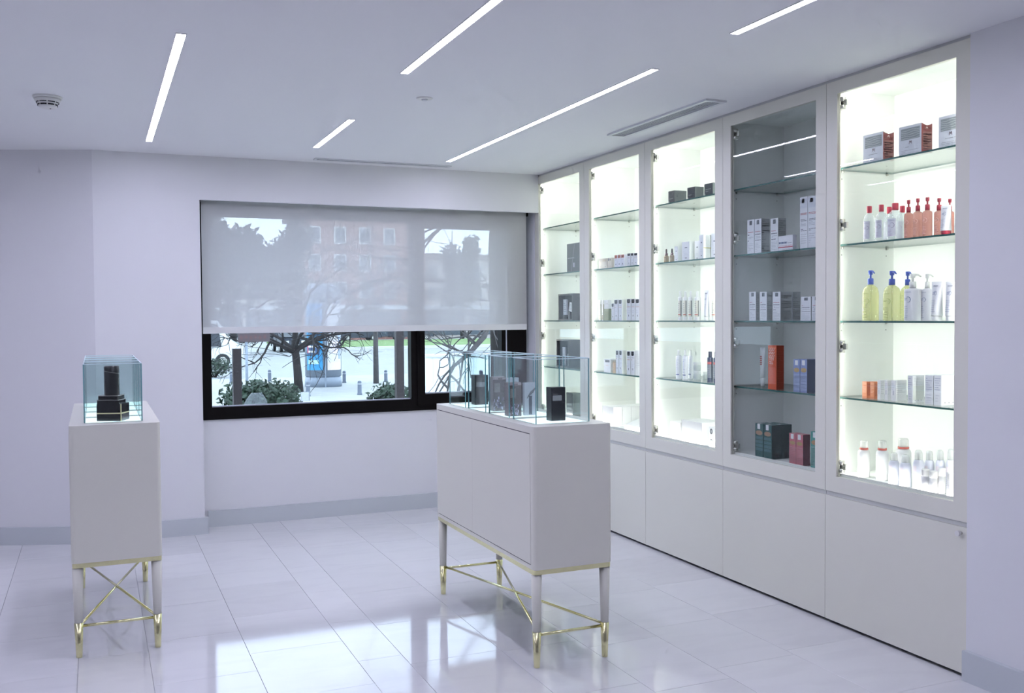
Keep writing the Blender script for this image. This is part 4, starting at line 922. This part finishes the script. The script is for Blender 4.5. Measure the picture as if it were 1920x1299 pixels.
q = MB(); q.rbox((-.02, -.018, 0), (.02, .018, .050), C((.05, .053, .065), .3), r=.003); tag(q.build('display_block', loc=(3.225, case_c-.030, ZS['C']+.0105)), 'black block under the small tilted pack, third shelf', 'block')
# white wedge-shaped device on the floor of the second cabinet
q = MB(); wm = C((.82, .82, .81)); a, b, hb, hf = .10, .115, .085, .030
q.loft([[(-a, -b, 0), (a, -b, 0), (a, b, 0), (-a, b, 0)], [(-a, -b, hf), (a-.03, -b, hb), (a-.03, b, hb), (-a, b, hf)]], wm, smooth=False)
dev = q.build('skin_device', loc=(3.265, 5.40, ZS['E'])); tag(dev, 'white wedge-shaped device with grey screen, second cabinet from window', 'device')
q = MB(); sl_ = (hb-hf)/(2*a-.03); f = lambda x, y: (x, y, hf+(x+a)*sl_+.0008)
q.face([f(-.03, .045), f(-.03, -.02), f(.03, -.02), f(.03, .045)], C((.20, .25, .33), .2)); q.build('screen', dev)
q = MB(); q.box((-a-.003, .01, .006), (-a-.0003, .03, .012), C(DGREY)); q.build('button', dev)
q = MB(); q.rbox((-.02, -.018, 0), (.02, .018, .06), C((.66, .72, .22)), r=.004); o = q.build('carton', loc=(3.190, 5.262, ZS['E'])); tag(o, 'small lime yellow carton at the right of the white device', 'box')
q = MB(); q.box((-.0205, -.012, .02), (-.0202, .012, .045), C((.8, .82, .5))); q.build('printed_face', o)
# ------------------------------------------------------------------ things in the glass cubes on the right counter
ZP = .9872
def counter_box(name, x, y, w_, d_, h_, col, label, style):
    b = MB(); p = Print(w_, d_, h_)                        # front() looks towards the room, side() towards the viewer
    b.box((-d_/2, -w_/2, 0), (d_/2, w_/2, h_), C(col, .3)); S, Fq = p.side, p.front
    if style == 'black': S(.10, .60, .74, .76, (.30, .31, .32)); p.lines(S, .1, .5, .79, .81, 1, (.3, .3, .3), .7)
    if style == 'smoke':
        S(0, .92, 1, 1, (.52, .44, .46)); S(.10, .55, .55, .82, (.30, .28, .27)); S(.4, .90, .72, .97, (.25, .2, .2), .0005)
        for k in range(40):
            s_, t = rnd.uniform(0, .88), rnd.uniform(.02, .34)**1.0; l = rnd.uniform(.04, .12); S(s_, t, s_+l, t+rnd.uniform(.03, .10), rnd.choice(((.66, .60, .82), (.80, .78, .92), (.36, .30, .44), (.20, .17, .24))), .0004)
    if style == 'hand':
        S(.38, .02, .66, .60, (.12, .13, .17))
        for k in range(4):
            x0, z0 = .18+.16*k, .52+.05*k; y_ = -w_/2-.0005
            p.q.face([(-d_/2+x0*d_, y_, z0*h_), (-d_/2+(x0+.08)*d_, y_, z0*h_), (-d_/2+(x0+.42)*d_, y_, (z0+.22)*h_), (-d_/2+(x0+.36)*d_, y_, (z0+.22)*h_)], C((.16, .17, .20)))
    o = b.build(name, loc=(x, y, ZP)); p.q.build('printed_face', o); return tag(o, label, 'box', 'products in the right counter showcases')
counter_box('perfume_carton', 1.800, 3.722, .050, .066, .142, (.016, .017, .02), 'black carton with grey label in the nearest cube, right counter', 'black')
counter_box('perfume_carton', 1.710, 3.900+.075, .050, .060, .150, (.15, .13, .13), 'smoky brown lilac carton in the second nearest cube, right counter', 'smoke')
counter_box('leaflet_box', 1.790, 3.945+.03, .020, .056, .146, (.66, .68, .76), 'white box with hand picture in the second nearest cube', 'hand')
counter_box('perfume_carton', 1.742, 4.235, .050, .064, .160, (.15, .13, .13), 'smoky brown lilac carton in the third nearest cube, right counter', 'smoke')
counter_box('leaflet_box', 1.825, 4.245, .020, .056, .152, (.66, .68, .76), 'white box with hand picture in the third nearest cube', 'hand')
counter_box('perfume_carton', 1.785, 4.575, .050, .072, .150, (.016, .017, .02), 'black carton with grey label in the farthest cube, right counter', 'black')
q = MB(); q.lathe([(.0095, 0), (.010, .001), (.010, .018), (.009, .020)], C((.10, .14, .22), .3), n=14); q.lathe([(.004, .020), (.004, .024)], C((.3, .3, .34), .3), n=10)
tag(q.build('bottle_stopper', loc=(1.795, 4.58, ZP+.1502)), 'small dark blue stopper on top of the farthest black carton', 'stopper')
# ------------------------------------------------------------------ black and gold boxes in the left counter showcase
pm('gloss_black', (.012, .012, .013), .12, coat=.5)
pm('marble_black', (.030, .032, .033), .18, noise=.5, nscale=25)
t = empty('perfume_coffret', (.066, 4.615, ZP), 'black lacquer coffret with gold edging in the left counter showcase', 'box'); t.rotation_euler.z = -.38
q = MB(); q.rbox((-.054, -.050, 0), (.054, .050, .074), 'gloss_black', r=.006, n=4); bx = q.build('case', t)
pm('gold_bright', (.92, .84, .50), .3, metal=.6)
q = MB(); q.rbox((-.0546, -.0506, .031), (.0546, .0506, .0365), 'gold_bright', r=.0064, n=4); q.build('gold_band', t)
q = MB(); q.rbox((.0500, -.0508, .0), (.0548, -.0458, .0742), 'gold_bright', r=.002); q.build('gold_edge', t)
for k, (hx, hy, z) in enumerate(((.050, .046, .0744), (.046, .042, .0932))):
    q = MB(); q.rbox((-hx-.003, -hy, z), (hx-.009, hy, z+.0150), 'gloss_black', r=.006, n=3); tr = q.build('tray', t)
    q = MB(); q.rbox((-hx-.004, -hy-.001, z+.0152), (hx-.008, hy+.001, z+.0180), C((.50, .48, .44), .25, .6), r=.006, n=3); q.build('rim', tr)
q = MB(); q.lathe([(.031, 0), (.0315, .002), (.0315, .122), (.028, .128)], 'marble_black', n=28); o = q.build('perfume_bottle', loc=(.063, 4.612, ZP+.1115)); tag(o, 'tall black marbled cylinder bottle standing on the black coffret', 'bottle')
q = MB()
for k in range(12):
    a0, a1 = math.pi+k*math.pi/12, math.pi+(k+1)*math.pi/12; P = lambda a, dz: (.0320*math.cos(a), .0320*math.sin(a), .108-.018*(a-math.pi)/math.pi+dz)
    q.face([P(a0, 0), P(a1, 0), P(a1, .0012), P(a0, .0012)], C((.38, .38, .36)))
q.build('seam_line', o)

# ================================================================== THE STREET OUTSIDE
GZ = -.80
pm('paving', (.36, .365, .36), .8, noise=.08, nscale=3); pm('asphalt', (.30, .31, .315), .85, noise=.08, nscale=2); pm('kerb', (.55, .55, .53), .8)
pm('lawn', (.16, .25, .09), .9, noise=.25, nscale=2); pm('bark', (.022, .018, .018), .9, noise=.3, nscale=12); pm('bark_grey', (.085, .078, .078), .9, noise=.3, nscale=12)
pm('leaf', (.020, .042, .022), .6, noise=.4, nscale=9); pm('leaf_dark', (.030, .045, .035), .7, noise=.3, nscale=3)
pm('rust_post', (.022, .013, .014), .6, noise=.15, nscale=20); pm('bollard', (.12, .14, .18), .6); pm('steel_blue', (.24, .28, .34), .4)
pm('brick_red', (.32, .17, .14), .85, noise=.12, nscale=3); pm('render_pale', (.55, .50, .46), .85, noise=.05, nscale=2); pm('pane_dark', (.10, .12, .14), .15); pm('roof_grey', (.25, .22, .21), .8)
def ground(name, a, b, mat, z=GZ, t=.3):
    return tag(onebox(name, (a[0], a[1], z-t), (b[0], b[1], z), mat), kind='structure')
ground('pavement', (-40, 7.13, 0), (70, 37, 0), 'paving'); ground('road', (-40, 37.001, 0), (70, 66, 0), 'asphalt', GZ-.02); ground('far_pavement', (-40, 66.001, 0), (90, 180, 0), 'paving')
for k, (a, b) in enumerate((((14, 68), (46, 88)),)):
    o = onebox('lawn', (a[0], a[1], GZ+.001), (b[0], b[1], GZ+.14), 'lawn'); tag(o, 'green lawn island between the roads beyond the window', 'lawn', kind='stuff')
o = onebox('kerb_edge', (13.6, 67.4, GZ+.001), (46.4, 67.99, GZ+.16), 'kerb'); tag(o, 'pale kerb along the near edge of the lawn', 'kerb')
# posts of the terrace railing
for x, top, lab in ((1.425, 1.10, 'dark brown square post outside the left window pane'), (3.28, 1.40, 'dark brown square post outside, near the window mullion')):
    q = MB(); q.rbox((-.046, -.046, 0), (.046, .046, top-GZ), 'rust_post', r=.006); o = q.build('terrace_post', loc=(x, 11, GZ+.0)); tag(o, lab, 'post')
    q = MB(); q.box((-.09, -.09, .0), (.09, .09, .015), 'rust_post'); q.build('foot_plate', o)
# leaf clumps
def foliage(mb, c, rx, ry, rz, n, size, mat, rng, hollow=.55):
    for _ in range(n):
        u = rng.uniform(-1, 1); t = rng.uniform(0, 2*math.pi); s = math.sqrt(1-u*u); rr = rng.uniform(hollow, 1)**.5*(1+.10*math.sin(5*t)+.07*math.cos(3*u*3))
        p = Vector((c[0]+rx*rr*s*math.cos(t), c[1]+ry*rr*s*math.sin(t), c[2]+rz*rr*u))
        a = Vector((rng.gauss(0, 1), rng.gauss(0, 1), rng.gauss(0, 1))).normalized(); b = a.orthogonal().normalized(); k = size*rng.uniform(.6, 1.3)
        mb.face([p-a*k, p+b*k*.55, p+a*k, p-b*k*.55], mat)
def bush(x, y, rx, ry, h, n, label):
    rng = random.Random(int(x*100)); o = empty('bush', (x, y, GZ), label, 'bush', 'clipped bushes outside the window')
    q = MB(); foliage(q, (0, 0, h*.52), rx, ry, h*.48, n, .055, 'leaf', rng, .25); f_ = q.build('foliage', o); f_['kind'] = 'stuff'
    q = MB()
    for k in range(7): q.tube([(rng.uniform(-.1, .1)*rx, 0, 0), (rng.uniform(-.6, .6)*rx, rng.uniform(-.5, .5)*ry, h*.6)], [.03, .012], 'bark', n=5)
    q.build('stems', o)
bush(2.45, 16, .74, .6, 1.25, 4200, 'broad rounded green bush behind the left brown post')
bush(4.60, 16, .42, .42, 1.12, 2200, 'small green bush around the right brown post')
bush(3.88, 17.5, .35, .3, .62, 900, 'low green plants between the two bushes')
# bare trees
def grow(mb, p, d, L, r, depth, rng, mat, droop=0.0):
    n = 4; pts = [p]; dd = d.copy()
    for k in range(n):
        dd = (dd + Vector((rng.gauss(0, .16), rng.gauss(0, .16), rng.gauss(0, .14)-droop))).normalized(); pts.append(pts[-1]+dd*L/n)
    mb.tube(pts, [r*(1-.45*k/n) for k in range(n+1)], mat, n=5 if r > .02 else 4, cap=False)
    if depth <= 0: return
    for _ in range(rng.choice((2, 3, 3))):
        k = rng.randint(2, n); a = rng.uniform(0, 2*math.pi); side = dd.orthogonal().normalized(); side = Matrix.Rotation(a, 3, dd) @ side
        nd = (dd*rng.uniform(.5, .9)+side*rng.uniform(.5, .9)).normalized()
        grow(mb, pts[k], nd, L*rng.uniform(.6, .82), r*.56, depth-1, rng, mat, droop)
def tree(x, y, trunk_h, r, mat, seed, label, spread=1.0, limbs=6, depth=3, droop=.02, lean=(0, 0), L0=1.6):
    rng = random.Random(seed); o = empty('bare_tree', (x, y, GZ), label, 'tree', 'bare trees outside the window')
    q = MB(); pts = [Vector((0, 0, 0)), Vector((lean[0]*.4, lean[1]*.4, trunk_h*.5)), Vector((lean[0], lean[1], trunk_h))]
    q.tube(pts, [r*1.15, r, r*.9], mat, n=10); q.build('trunk', o)
    q = MB()
    for k in range(limbs):
        a = 2*math.pi*k/limbs+rng.uniform(-.4, .4); e = rng.uniform(.15, .9)
        grow(q, Vector((lean[0], lean[1], trunk_h*rng.uniform(.88, 1.0))), Vector((math.cos(a)*spread, math.sin(a)*spread*.7, e)).normalized(), L0, r*.55, depth, rng, mat, droop)
    grow(q, Vector((lean[0], lean[1], trunk_h-.02)), Vector((0, 0, 1)), L0*1.3, r*.8, depth, rng, mat, 0)
    q.build('branches', o)
tree(5.62, 29.4, 1.32, .125, 'bark', 11, 'dark bare tree in front of the round advertising column', 1.2, 8, 4, .015, (-.10, 0), 1.25)
tree(8.72, 32.0, 2.7, .085, 'bark_grey', 5, 'grey slim bare tree behind the small bush', 1.0, 6, 3, .05, (0, 0), 1.0)
# near tree at the right of the window with a low crooked limb
o = empty('bare_tree', (5.36, 13, GZ), 'thick dark tree trunk with crooked low limb at right of window', 'tree', 'bare trees outside the window')
q = MB(); q.tube([(0, 0, 0), (.02, 0, 1.6), (-.01, 0, 3.2), (.1, 0, 5.0)], [.14, .125, .12, .10], 'bark', n=12); q.build('trunk', o)
rng = random.Random(21); q = MB()
limb = [Vector(p)-Vector((5.36, 13, GZ)) for p in ((5.38, 13, 1.85), (5.15, 12.7, 1.42), (4.95, 12.5, 1.16), (4.73, 12.5, .93), (4.46, 12.5, .73), (4.40, 12.5, .39))]
q.tube(limb, [.06, .045, .040, .032, .022, .012], 'bark_grey', n=8)
for k in range(1, 6):
    for j in range(4):
        dvec = Vector((rng.uniform(-1, .1), rng.uniform(-.5, .5), rng.uniform(-.7, .8))).normalized(); grow(q, limb[k-1].lerp(limb[k], rng.random()), dvec, rng.uniform(.5, 1.0), .016, 2, rng, 'bark_grey', .01)
for k in range(5):
    grow(q, Vector((0, 0, rng.uniform(2.6, 4.6))), Vector((rng.uniform(-1, -.4), rng.uniform(-.4, .4), rng.uniform(-.1, .5))).normalized(), 1.7, .035, 3, rng, 'bark', .02)
q.build('branches', o)
# evergreen trees whose crowns show through the blind
for x, y, h, rr, sd, lab in ((7.6, 60, 8.4, 2.6, 1, 'dense evergreen tree at the left, behind the blind'), (12.9, 72.5, 9.6, 2.4, 2, 'dense evergreen tree second from left, behind the blind'), (33.5, 90.5, 10.2, 2.0, 3, 'evergreen tree seen through the right pane, behind the blind'), (38.6, 91, 11.4, 1.1, 4, 'narrow cypress seen through the right pane, behind the blind')):
    rng = random.Random(sd); t = empty('evergreen_tree', (x, y, GZ), lab, 'tree', 'evergreen trees across the street')
    q = MB(); q.tube([(0, 0, 0), (0, 0, h*.6)], [.22, .12], 'bark', n=8); q.build('trunk', t)
    q = MB()
    for k in range(7): foliage(q, (rng.uniform(-.5, .5)*rr, rng.uniform(-.4, .4)*rr, h*(.42+.075*k)), rr*(1-.09*k), rr*(1-.09*k), h*.14, 420, .26, 'leaf_dark', rng, .2)
    f_ = q.build('foliage', t); f_['kind'] = 'stuff'
# round advertising column
t = empty('advertising_column', (6.84, 31.6, GZ), 'round grey advertising column with blue and pale posters', 'advertising column')
R0 = .585
q = MB(); q.lathe([(R0*1.02, 0), (R0*1.02, .30), (R0*.96, .31), (R0*.96, .34)], 'steel_blue', n=40); q.build('base', t)
q = MB(); q.lathe([(R0, .341), (R0, 2.9), (R0*1.08, 2.95), (R0*1.05, 3.15), (R0*.6, 3.35)], 'steel_blue', n=40); q.build('body', t)
def poster(a0, a1, cols, name):
    q = MB()
    for (s0, z0, s1, z1, col, e) in cols: 
        n = 8
        for k in range(n):
            A, Bq = a0+(a1-a0)*(s0+(s1-s0)*k/n), a0+(a1-a0)*(s0+(s1-s0)*(k+1)/n); r = R0+.004+e
            P = lambda a, z: (r*math.cos(a), r*math.sin(a), z)
            q.face([P(A, z0), P(Bq, z0), P(Bq, z1), P(A, z1)], C(col, .3))
    q.build(name, t)
base_a = -math.pi/2-.22
poster(base_a-1.05, base_a-.02, [(0, .55, 1, 2.7, (.05, .32, .62), 0), (.15, .75, .8, .88, (.55, .80, .85), .002), (.05, 1.05, .85, 1.45, (.05, .10, .22), .002), (.15, 1.28, .75, 1.34, (.8, .8, .85), .004), (.15, 1.12, .6, 1.18, (.8, .8, .85), .004), (.05, 1.1, .16, 1.4, (.55, .06, .08), .004), (.1, 1.6, .9, 2.3, (.04, .14, .26), .002)], 'poster')
poster(base_a+.24, base_a+1.25, [(0, .55, 1, 2.7, (.72, .70, .72), 0), (0, .55, 1, .80, (.80, .66, .58), .002), (.15, 1.1, .8, 1.5, (.80, .72, .78), .002), (.72, .9, .9, 2.0, (.30, .38, .55), .003)], 'poster')
q = MB(); q.box((-.02, -R0-.02, .0), (.02, -R0+.01, 2.9), 'steel_blue'); ob = q.build('mullion', t); ob.rotation_euler.z = -.1
# bollards
for k, (x, y, lab) in enumerate(((4.31, 34.7, 'leftmost grey bollard, beside the left brown post'), (5.64, 34.9, 'grey bollard above the broad bush'), (7.84, 32.9, 'grey bollard just right of the advertising column'), (7.0, 27.5, 'grey bollard between the advertising column and small bush'), (5.55, 27.7, 'grey bollard just left of the advertising column base'), (9.23, 32.6, 'grey bollard behind the slim grey tree'))):
    q = MB(); q.lathe([(.075, 0), (.075, .03), (.062, .05), (.058, .36), (.050, .40), (.02, .41)], 'bollard', n=14); o = q.build('bollard', loc=(x, y, GZ+.0)); tag(o, lab, 'bollard', 'grey bollards on the pavement')
    q = MB(); q.lathe([(.061, .30), (.061, .33)], C((.4, .42, .46)), n=14); q.build('reflector_band', o)
# street sign
t = empty('street_sign', (3.62, 26, GZ), 'dark reddish sign board on a thin pole at upper left', 'sign')
q = MB(); q.tube([(0, 0, 0), (0, 0, 1.95)], .035, 'steel_blue', n=8); q.build('pole', t)
q = MB(); q.box((-.22, -.06, 1.62), (.60, -.036, 1.86), C((.075, .05, .055))); bo = q.build('board', t)
q = MB()
for k in range(6): q.box((-.17+.12*k, -.063, 1.68+.02*(k % 2)), (-.17+.12*k+.07, -.0605, 1.78+.02*(k % 2)), C((.11, .05, .05)))
q.build('board_print', bo)
# cars
def car(x, y, rz, col, label, van=False):
    t = empty('van' if van else 'car', (x, y, GZ), label, 'van' if van else 'car', 'vehicles in the street'); t.rotation_euler.z = rz
    L, W, H = (2.5, .98, 2.15) if van else (2.1, .88, 1.42); cm = C(col, .25)
    prof = ([(-L, .35), (-L, 1.0), (-L*.92, 2.05), (-L*.80, H), (L*.55, H), (L*.80, 1.25), (L*.98, 1.0), (L, .35)] if van else [(-L, .32), (-L, .85), (-L*.82, .95), (-L*.50, H), (L*.12, H), (L*.50, .95), (L*.95, .80), (L, .32)])
    q = MB(); ring = lambda s_, k: [(px*k, s_, pz) for px, pz in prof]
    q.loft([[(p[0]*.98, -W*.9, p[1]) for p in prof], [(p[0], -W, p[1]) if p[1] < 1.1 else (p[0], -W*.93, p[1]) for p in prof], [(p[0], W, p[1]) if p[1] < 1.1 else (p[0], W*.93, p[1]) for p in prof], [(p[0]*.98, W*.9, p[1]) for p in prof]], cm, smooth=False); q.build('body', t)
    gm = C((.03, .035, .045), .1)
    for s_ in (-1, 1):
        q = MB(); yy = s_*(W+.004)
        for a, b in (((L*.10, L*.60) if van else (-.12*L, .30*L)), ((-L*.2, L*.05) if van else (-.55*L, -.16*L))): q.face([(a, yy, .98), (b, yy, .98), (b-.15, yy*.97, H*.93), (a+.05, yy*.97, H*.93)], gm)
        q.build('side_window', t)
    q = MB(); k = L*.80 if van else L*.50; k2 = L*.55 if van else L*.12; zb = 1.25 if van else .95
    e = .02; q.face([(k+e, -W*.82, zb+.03), (k+e, W*.82, zb+.03), (k2+e+.06, W*.78, H-.06), (k2+e+.06, -W*.78, H-.06)], gm); q.build('windscreen', t)
    for sx in (-.62, .62):
        for s_ in (-1, 1):
            q = MB(); q.tube([(sx*L, s_*(W-.18), .32), (sx*L, s_*(W+.01), .32)], .32, C((.02, .02, .02)), n=18); wh = q.build('wheel', t)
            q = MB(); q.tube([(sx*L, s_*(W+.011), .32), (sx*L, s_*(W+.02), .32)], .18, 'chrome', n=14); q.build('hub_cap', wh)
    for s_ in (-1, 1):
        q = MB(); q.box((L-.02, s_*W*.62-.14, .62), (L+.012, s_*W*.62+.14, .76), C((.75, .75, .72), .1)); q.build('headlight', t)
    q = MB(); q.box((L, -.26, .40), (L+.014, .26, .50), C((.8, .8, .8))); q.build('number_plate', t)
car(12.0, 66.0, -math.pi/2, (.03, .035, .05), 'dark parked car facing the window, above the broad bush')
car(3.7, 46.5, .05, (.78, .78, .76), 'white van at the left edge of the window', True)
bush(4.15, 38.5, .75, .5, .72, 700, 'dark low shrub at the left edge of the window, before the van')
car(23.2, 91.5, .05, (.04, .045, .06), 'dark car parked behind the lawn, left one'); car(28.6, 91.8, .05, (.06, .065, .08), 'dark car parked behind the lawn, right one')
# motor scooter parked under the window
t = empty('motorcycle', (1.95, 12.1, GZ), 'dark motorcycle with clear windscreen parked below the left pane', 'motorcycle'); dk = C((.02, .022, .026), .3)
for yx in (-.62, .68):
    q = MB(); q.tube([(yx, -.06, .28), (yx, .06, .28)], .28, C((.02, .02, .02)), n=20); wh = q.build('wheel', t); q = MB(); q.tube([(yx, -.065, .28), (yx, .065, .28)], .15, 'chrome', n=16); q.build('rim', wh)
q = MB(); q.tube([(-.60, 0, .30), (-.30, 0, .62), (.15, 0, .66), (.62, 0, .34)], [.10, .17, .16, .10], dk, n=10); q.build('body', t)
q = MB(); q.tube([(-.02, 0, .80), (.25, 0, .84), (.55, 0, .88)], [.12, .15, .09], C((.03, .03, .032), .5), n=10); q.build('seat', t)
q = MB(); q.tube([(-.60, 0, .30), (-.40, 0, .80), (-.30, 0, 1.10)], [.05, .07, .09], dk, n=10); q.build('front_fairing', t)
q = MB(); q.tube([(-.30, -.36, 1.14), (-.32, 0, 1.10), (-.30, .36, 1.14)], .018, dk, n=8); q.build('handlebar', t)
glass('screen_plastic', (.86, .89, .94), .06, (.6, .65, .75), .10)
q = MB(); n = 8; ring0 = []; rings = []
for j in range(4):
    z = 1.17+.055*j; wv = .15*math.cos(j*.38); rings.append([(-.32+.05*j-.05*math.cos(a), wv*math.sin(a)*1.0, z) for a in [(-1.3+2.6*k/n) for k in range(n+1)]])
for j in range(3):
    for k in range(n): q.face([rings[j][k], rings[j][k+1], rings[j+1][k+1], rings[j+1][k]], 'screen_plastic', True)
ws = q.build('windscreen', t); ws.rotation_euler.z = 1.3; ws.location = (-.12, .05, 0)
q = MB(); q.box((-.12, -.14, 1.06), (.10, .06, 1.17), dk); q.build('dashboard', t)
for s_, px in ((1, .42),):
    q = MB(); q.tube([(px*.6, -.1, 1.10), (px, -.12, 1.24)], .008, dk, n=6); mm = q.build('mirror_arm', t)
    q = MB(); q.rbox((px-.06, -.14, 1.21), (px+.05, -.10, 1.32), C((.60, .62, .66), .1, .8), r=.015); q.build('mirror', mm)
# white service cabinet at the right, behind the glass cubes
t = empty('service_cabinet', (6.68, 18.2, GZ), 'white metal service cabinet outside the right window sash', 'cabinet')
q = MB(); q.box((-.64, -.2, 0), (.64, .3, 1.45), C((.74, .77, .78), .4)); q.build('body', t)
for k in range(3):
    q = MB(); q.box((-.62+.42*k, -.212, .72), (-.22+.42*k, -.2005, 1.42), C((.76, .79, .80), .4)); q.build('panel', t)
    q = MB(); q.box((-.62+.42*k, -.212, .04), (-.22+.42*k, -.2005, .70), C((.76, .79, .80), .4)); q.build('panel', t)
q = MB(); q.box((-.68, -.24, 1.4505), (.68, .34, 1.49), C((.6, .63, .65), .4)); q.build('lid', t)
# buildings across the street
def building(name, x0, x1, y, h, mat, nx, nz, label, roof='roof_grey', shop=True):
    t = empty(name, ((x0+x1)/2, y, GZ), label, 'building', 'buildings across the street'); hw = (x1-x0)/2
    q = MB(); q.box((-hw, 0, 0), (hw, 8, h), mat); q.build('wall', t)
    q = MB(); q.box((-hw-.4, -.5, h+.001), (hw+.4, 8.3, h+.45), roof); q.build('roof', t)
    z0 = 3.6 if shop else 1.2; dz = (h-z0-.4)/nz; dx = 2*hw/nx
    fr = MB(); fr.box((-dx*.24, -.10, 0), (dx*.24, -.01, dz*.62), C((.66, .66, .64))); frm = fr.mesh('window')
    gl = MB(); gl.box((-dx*.19, -.13, dz*.05), (dx*.19, -.101, dz*.57), 'pane_dark'); glm = gl.mesh('pane')
    for i in range(nx):
        for j in range(nz):
            o = bpy.data.objects.new('window', frm); COL.objects.link(o); o.parent = t; o.location = (-hw+dx*(i+.5), 0, z0+dz*(j+.2))
            p_ = bpy.data.objects.new('pane', glm); COL.objects.link(p_); p_.parent = o
    if shop:
        q = MB(); q.box((-hw, -.35, 3.05), (hw, -.01, 3.5), C((.66, .68, .70))); q.build('awning_band', t)
        for i in range(nx//2):
            q = MB(); a = -hw+2*dx*(i+.08); q.box((a, -.08, .3), (a+1.8*dx, -.01, 2.9), 'pane_dark'); q.build('shop_window', t)
building('apartment_block', 3.0, 18.2, 97, 8.8, 'render_pale', 6, 3, 'pale apartment block at the left, seen through the blind')
building('brick_block', 18.8, 31.5, 96, 12.2, 'brick_red', 5, 3, 'red brick apartment block in the middle, seen through the blind')
building('low_block', 32.0, 50.0, 99, 8.6, 'render_pale', 7, 2, 'lower pale block at the right, seen through the right pane', shop=True)
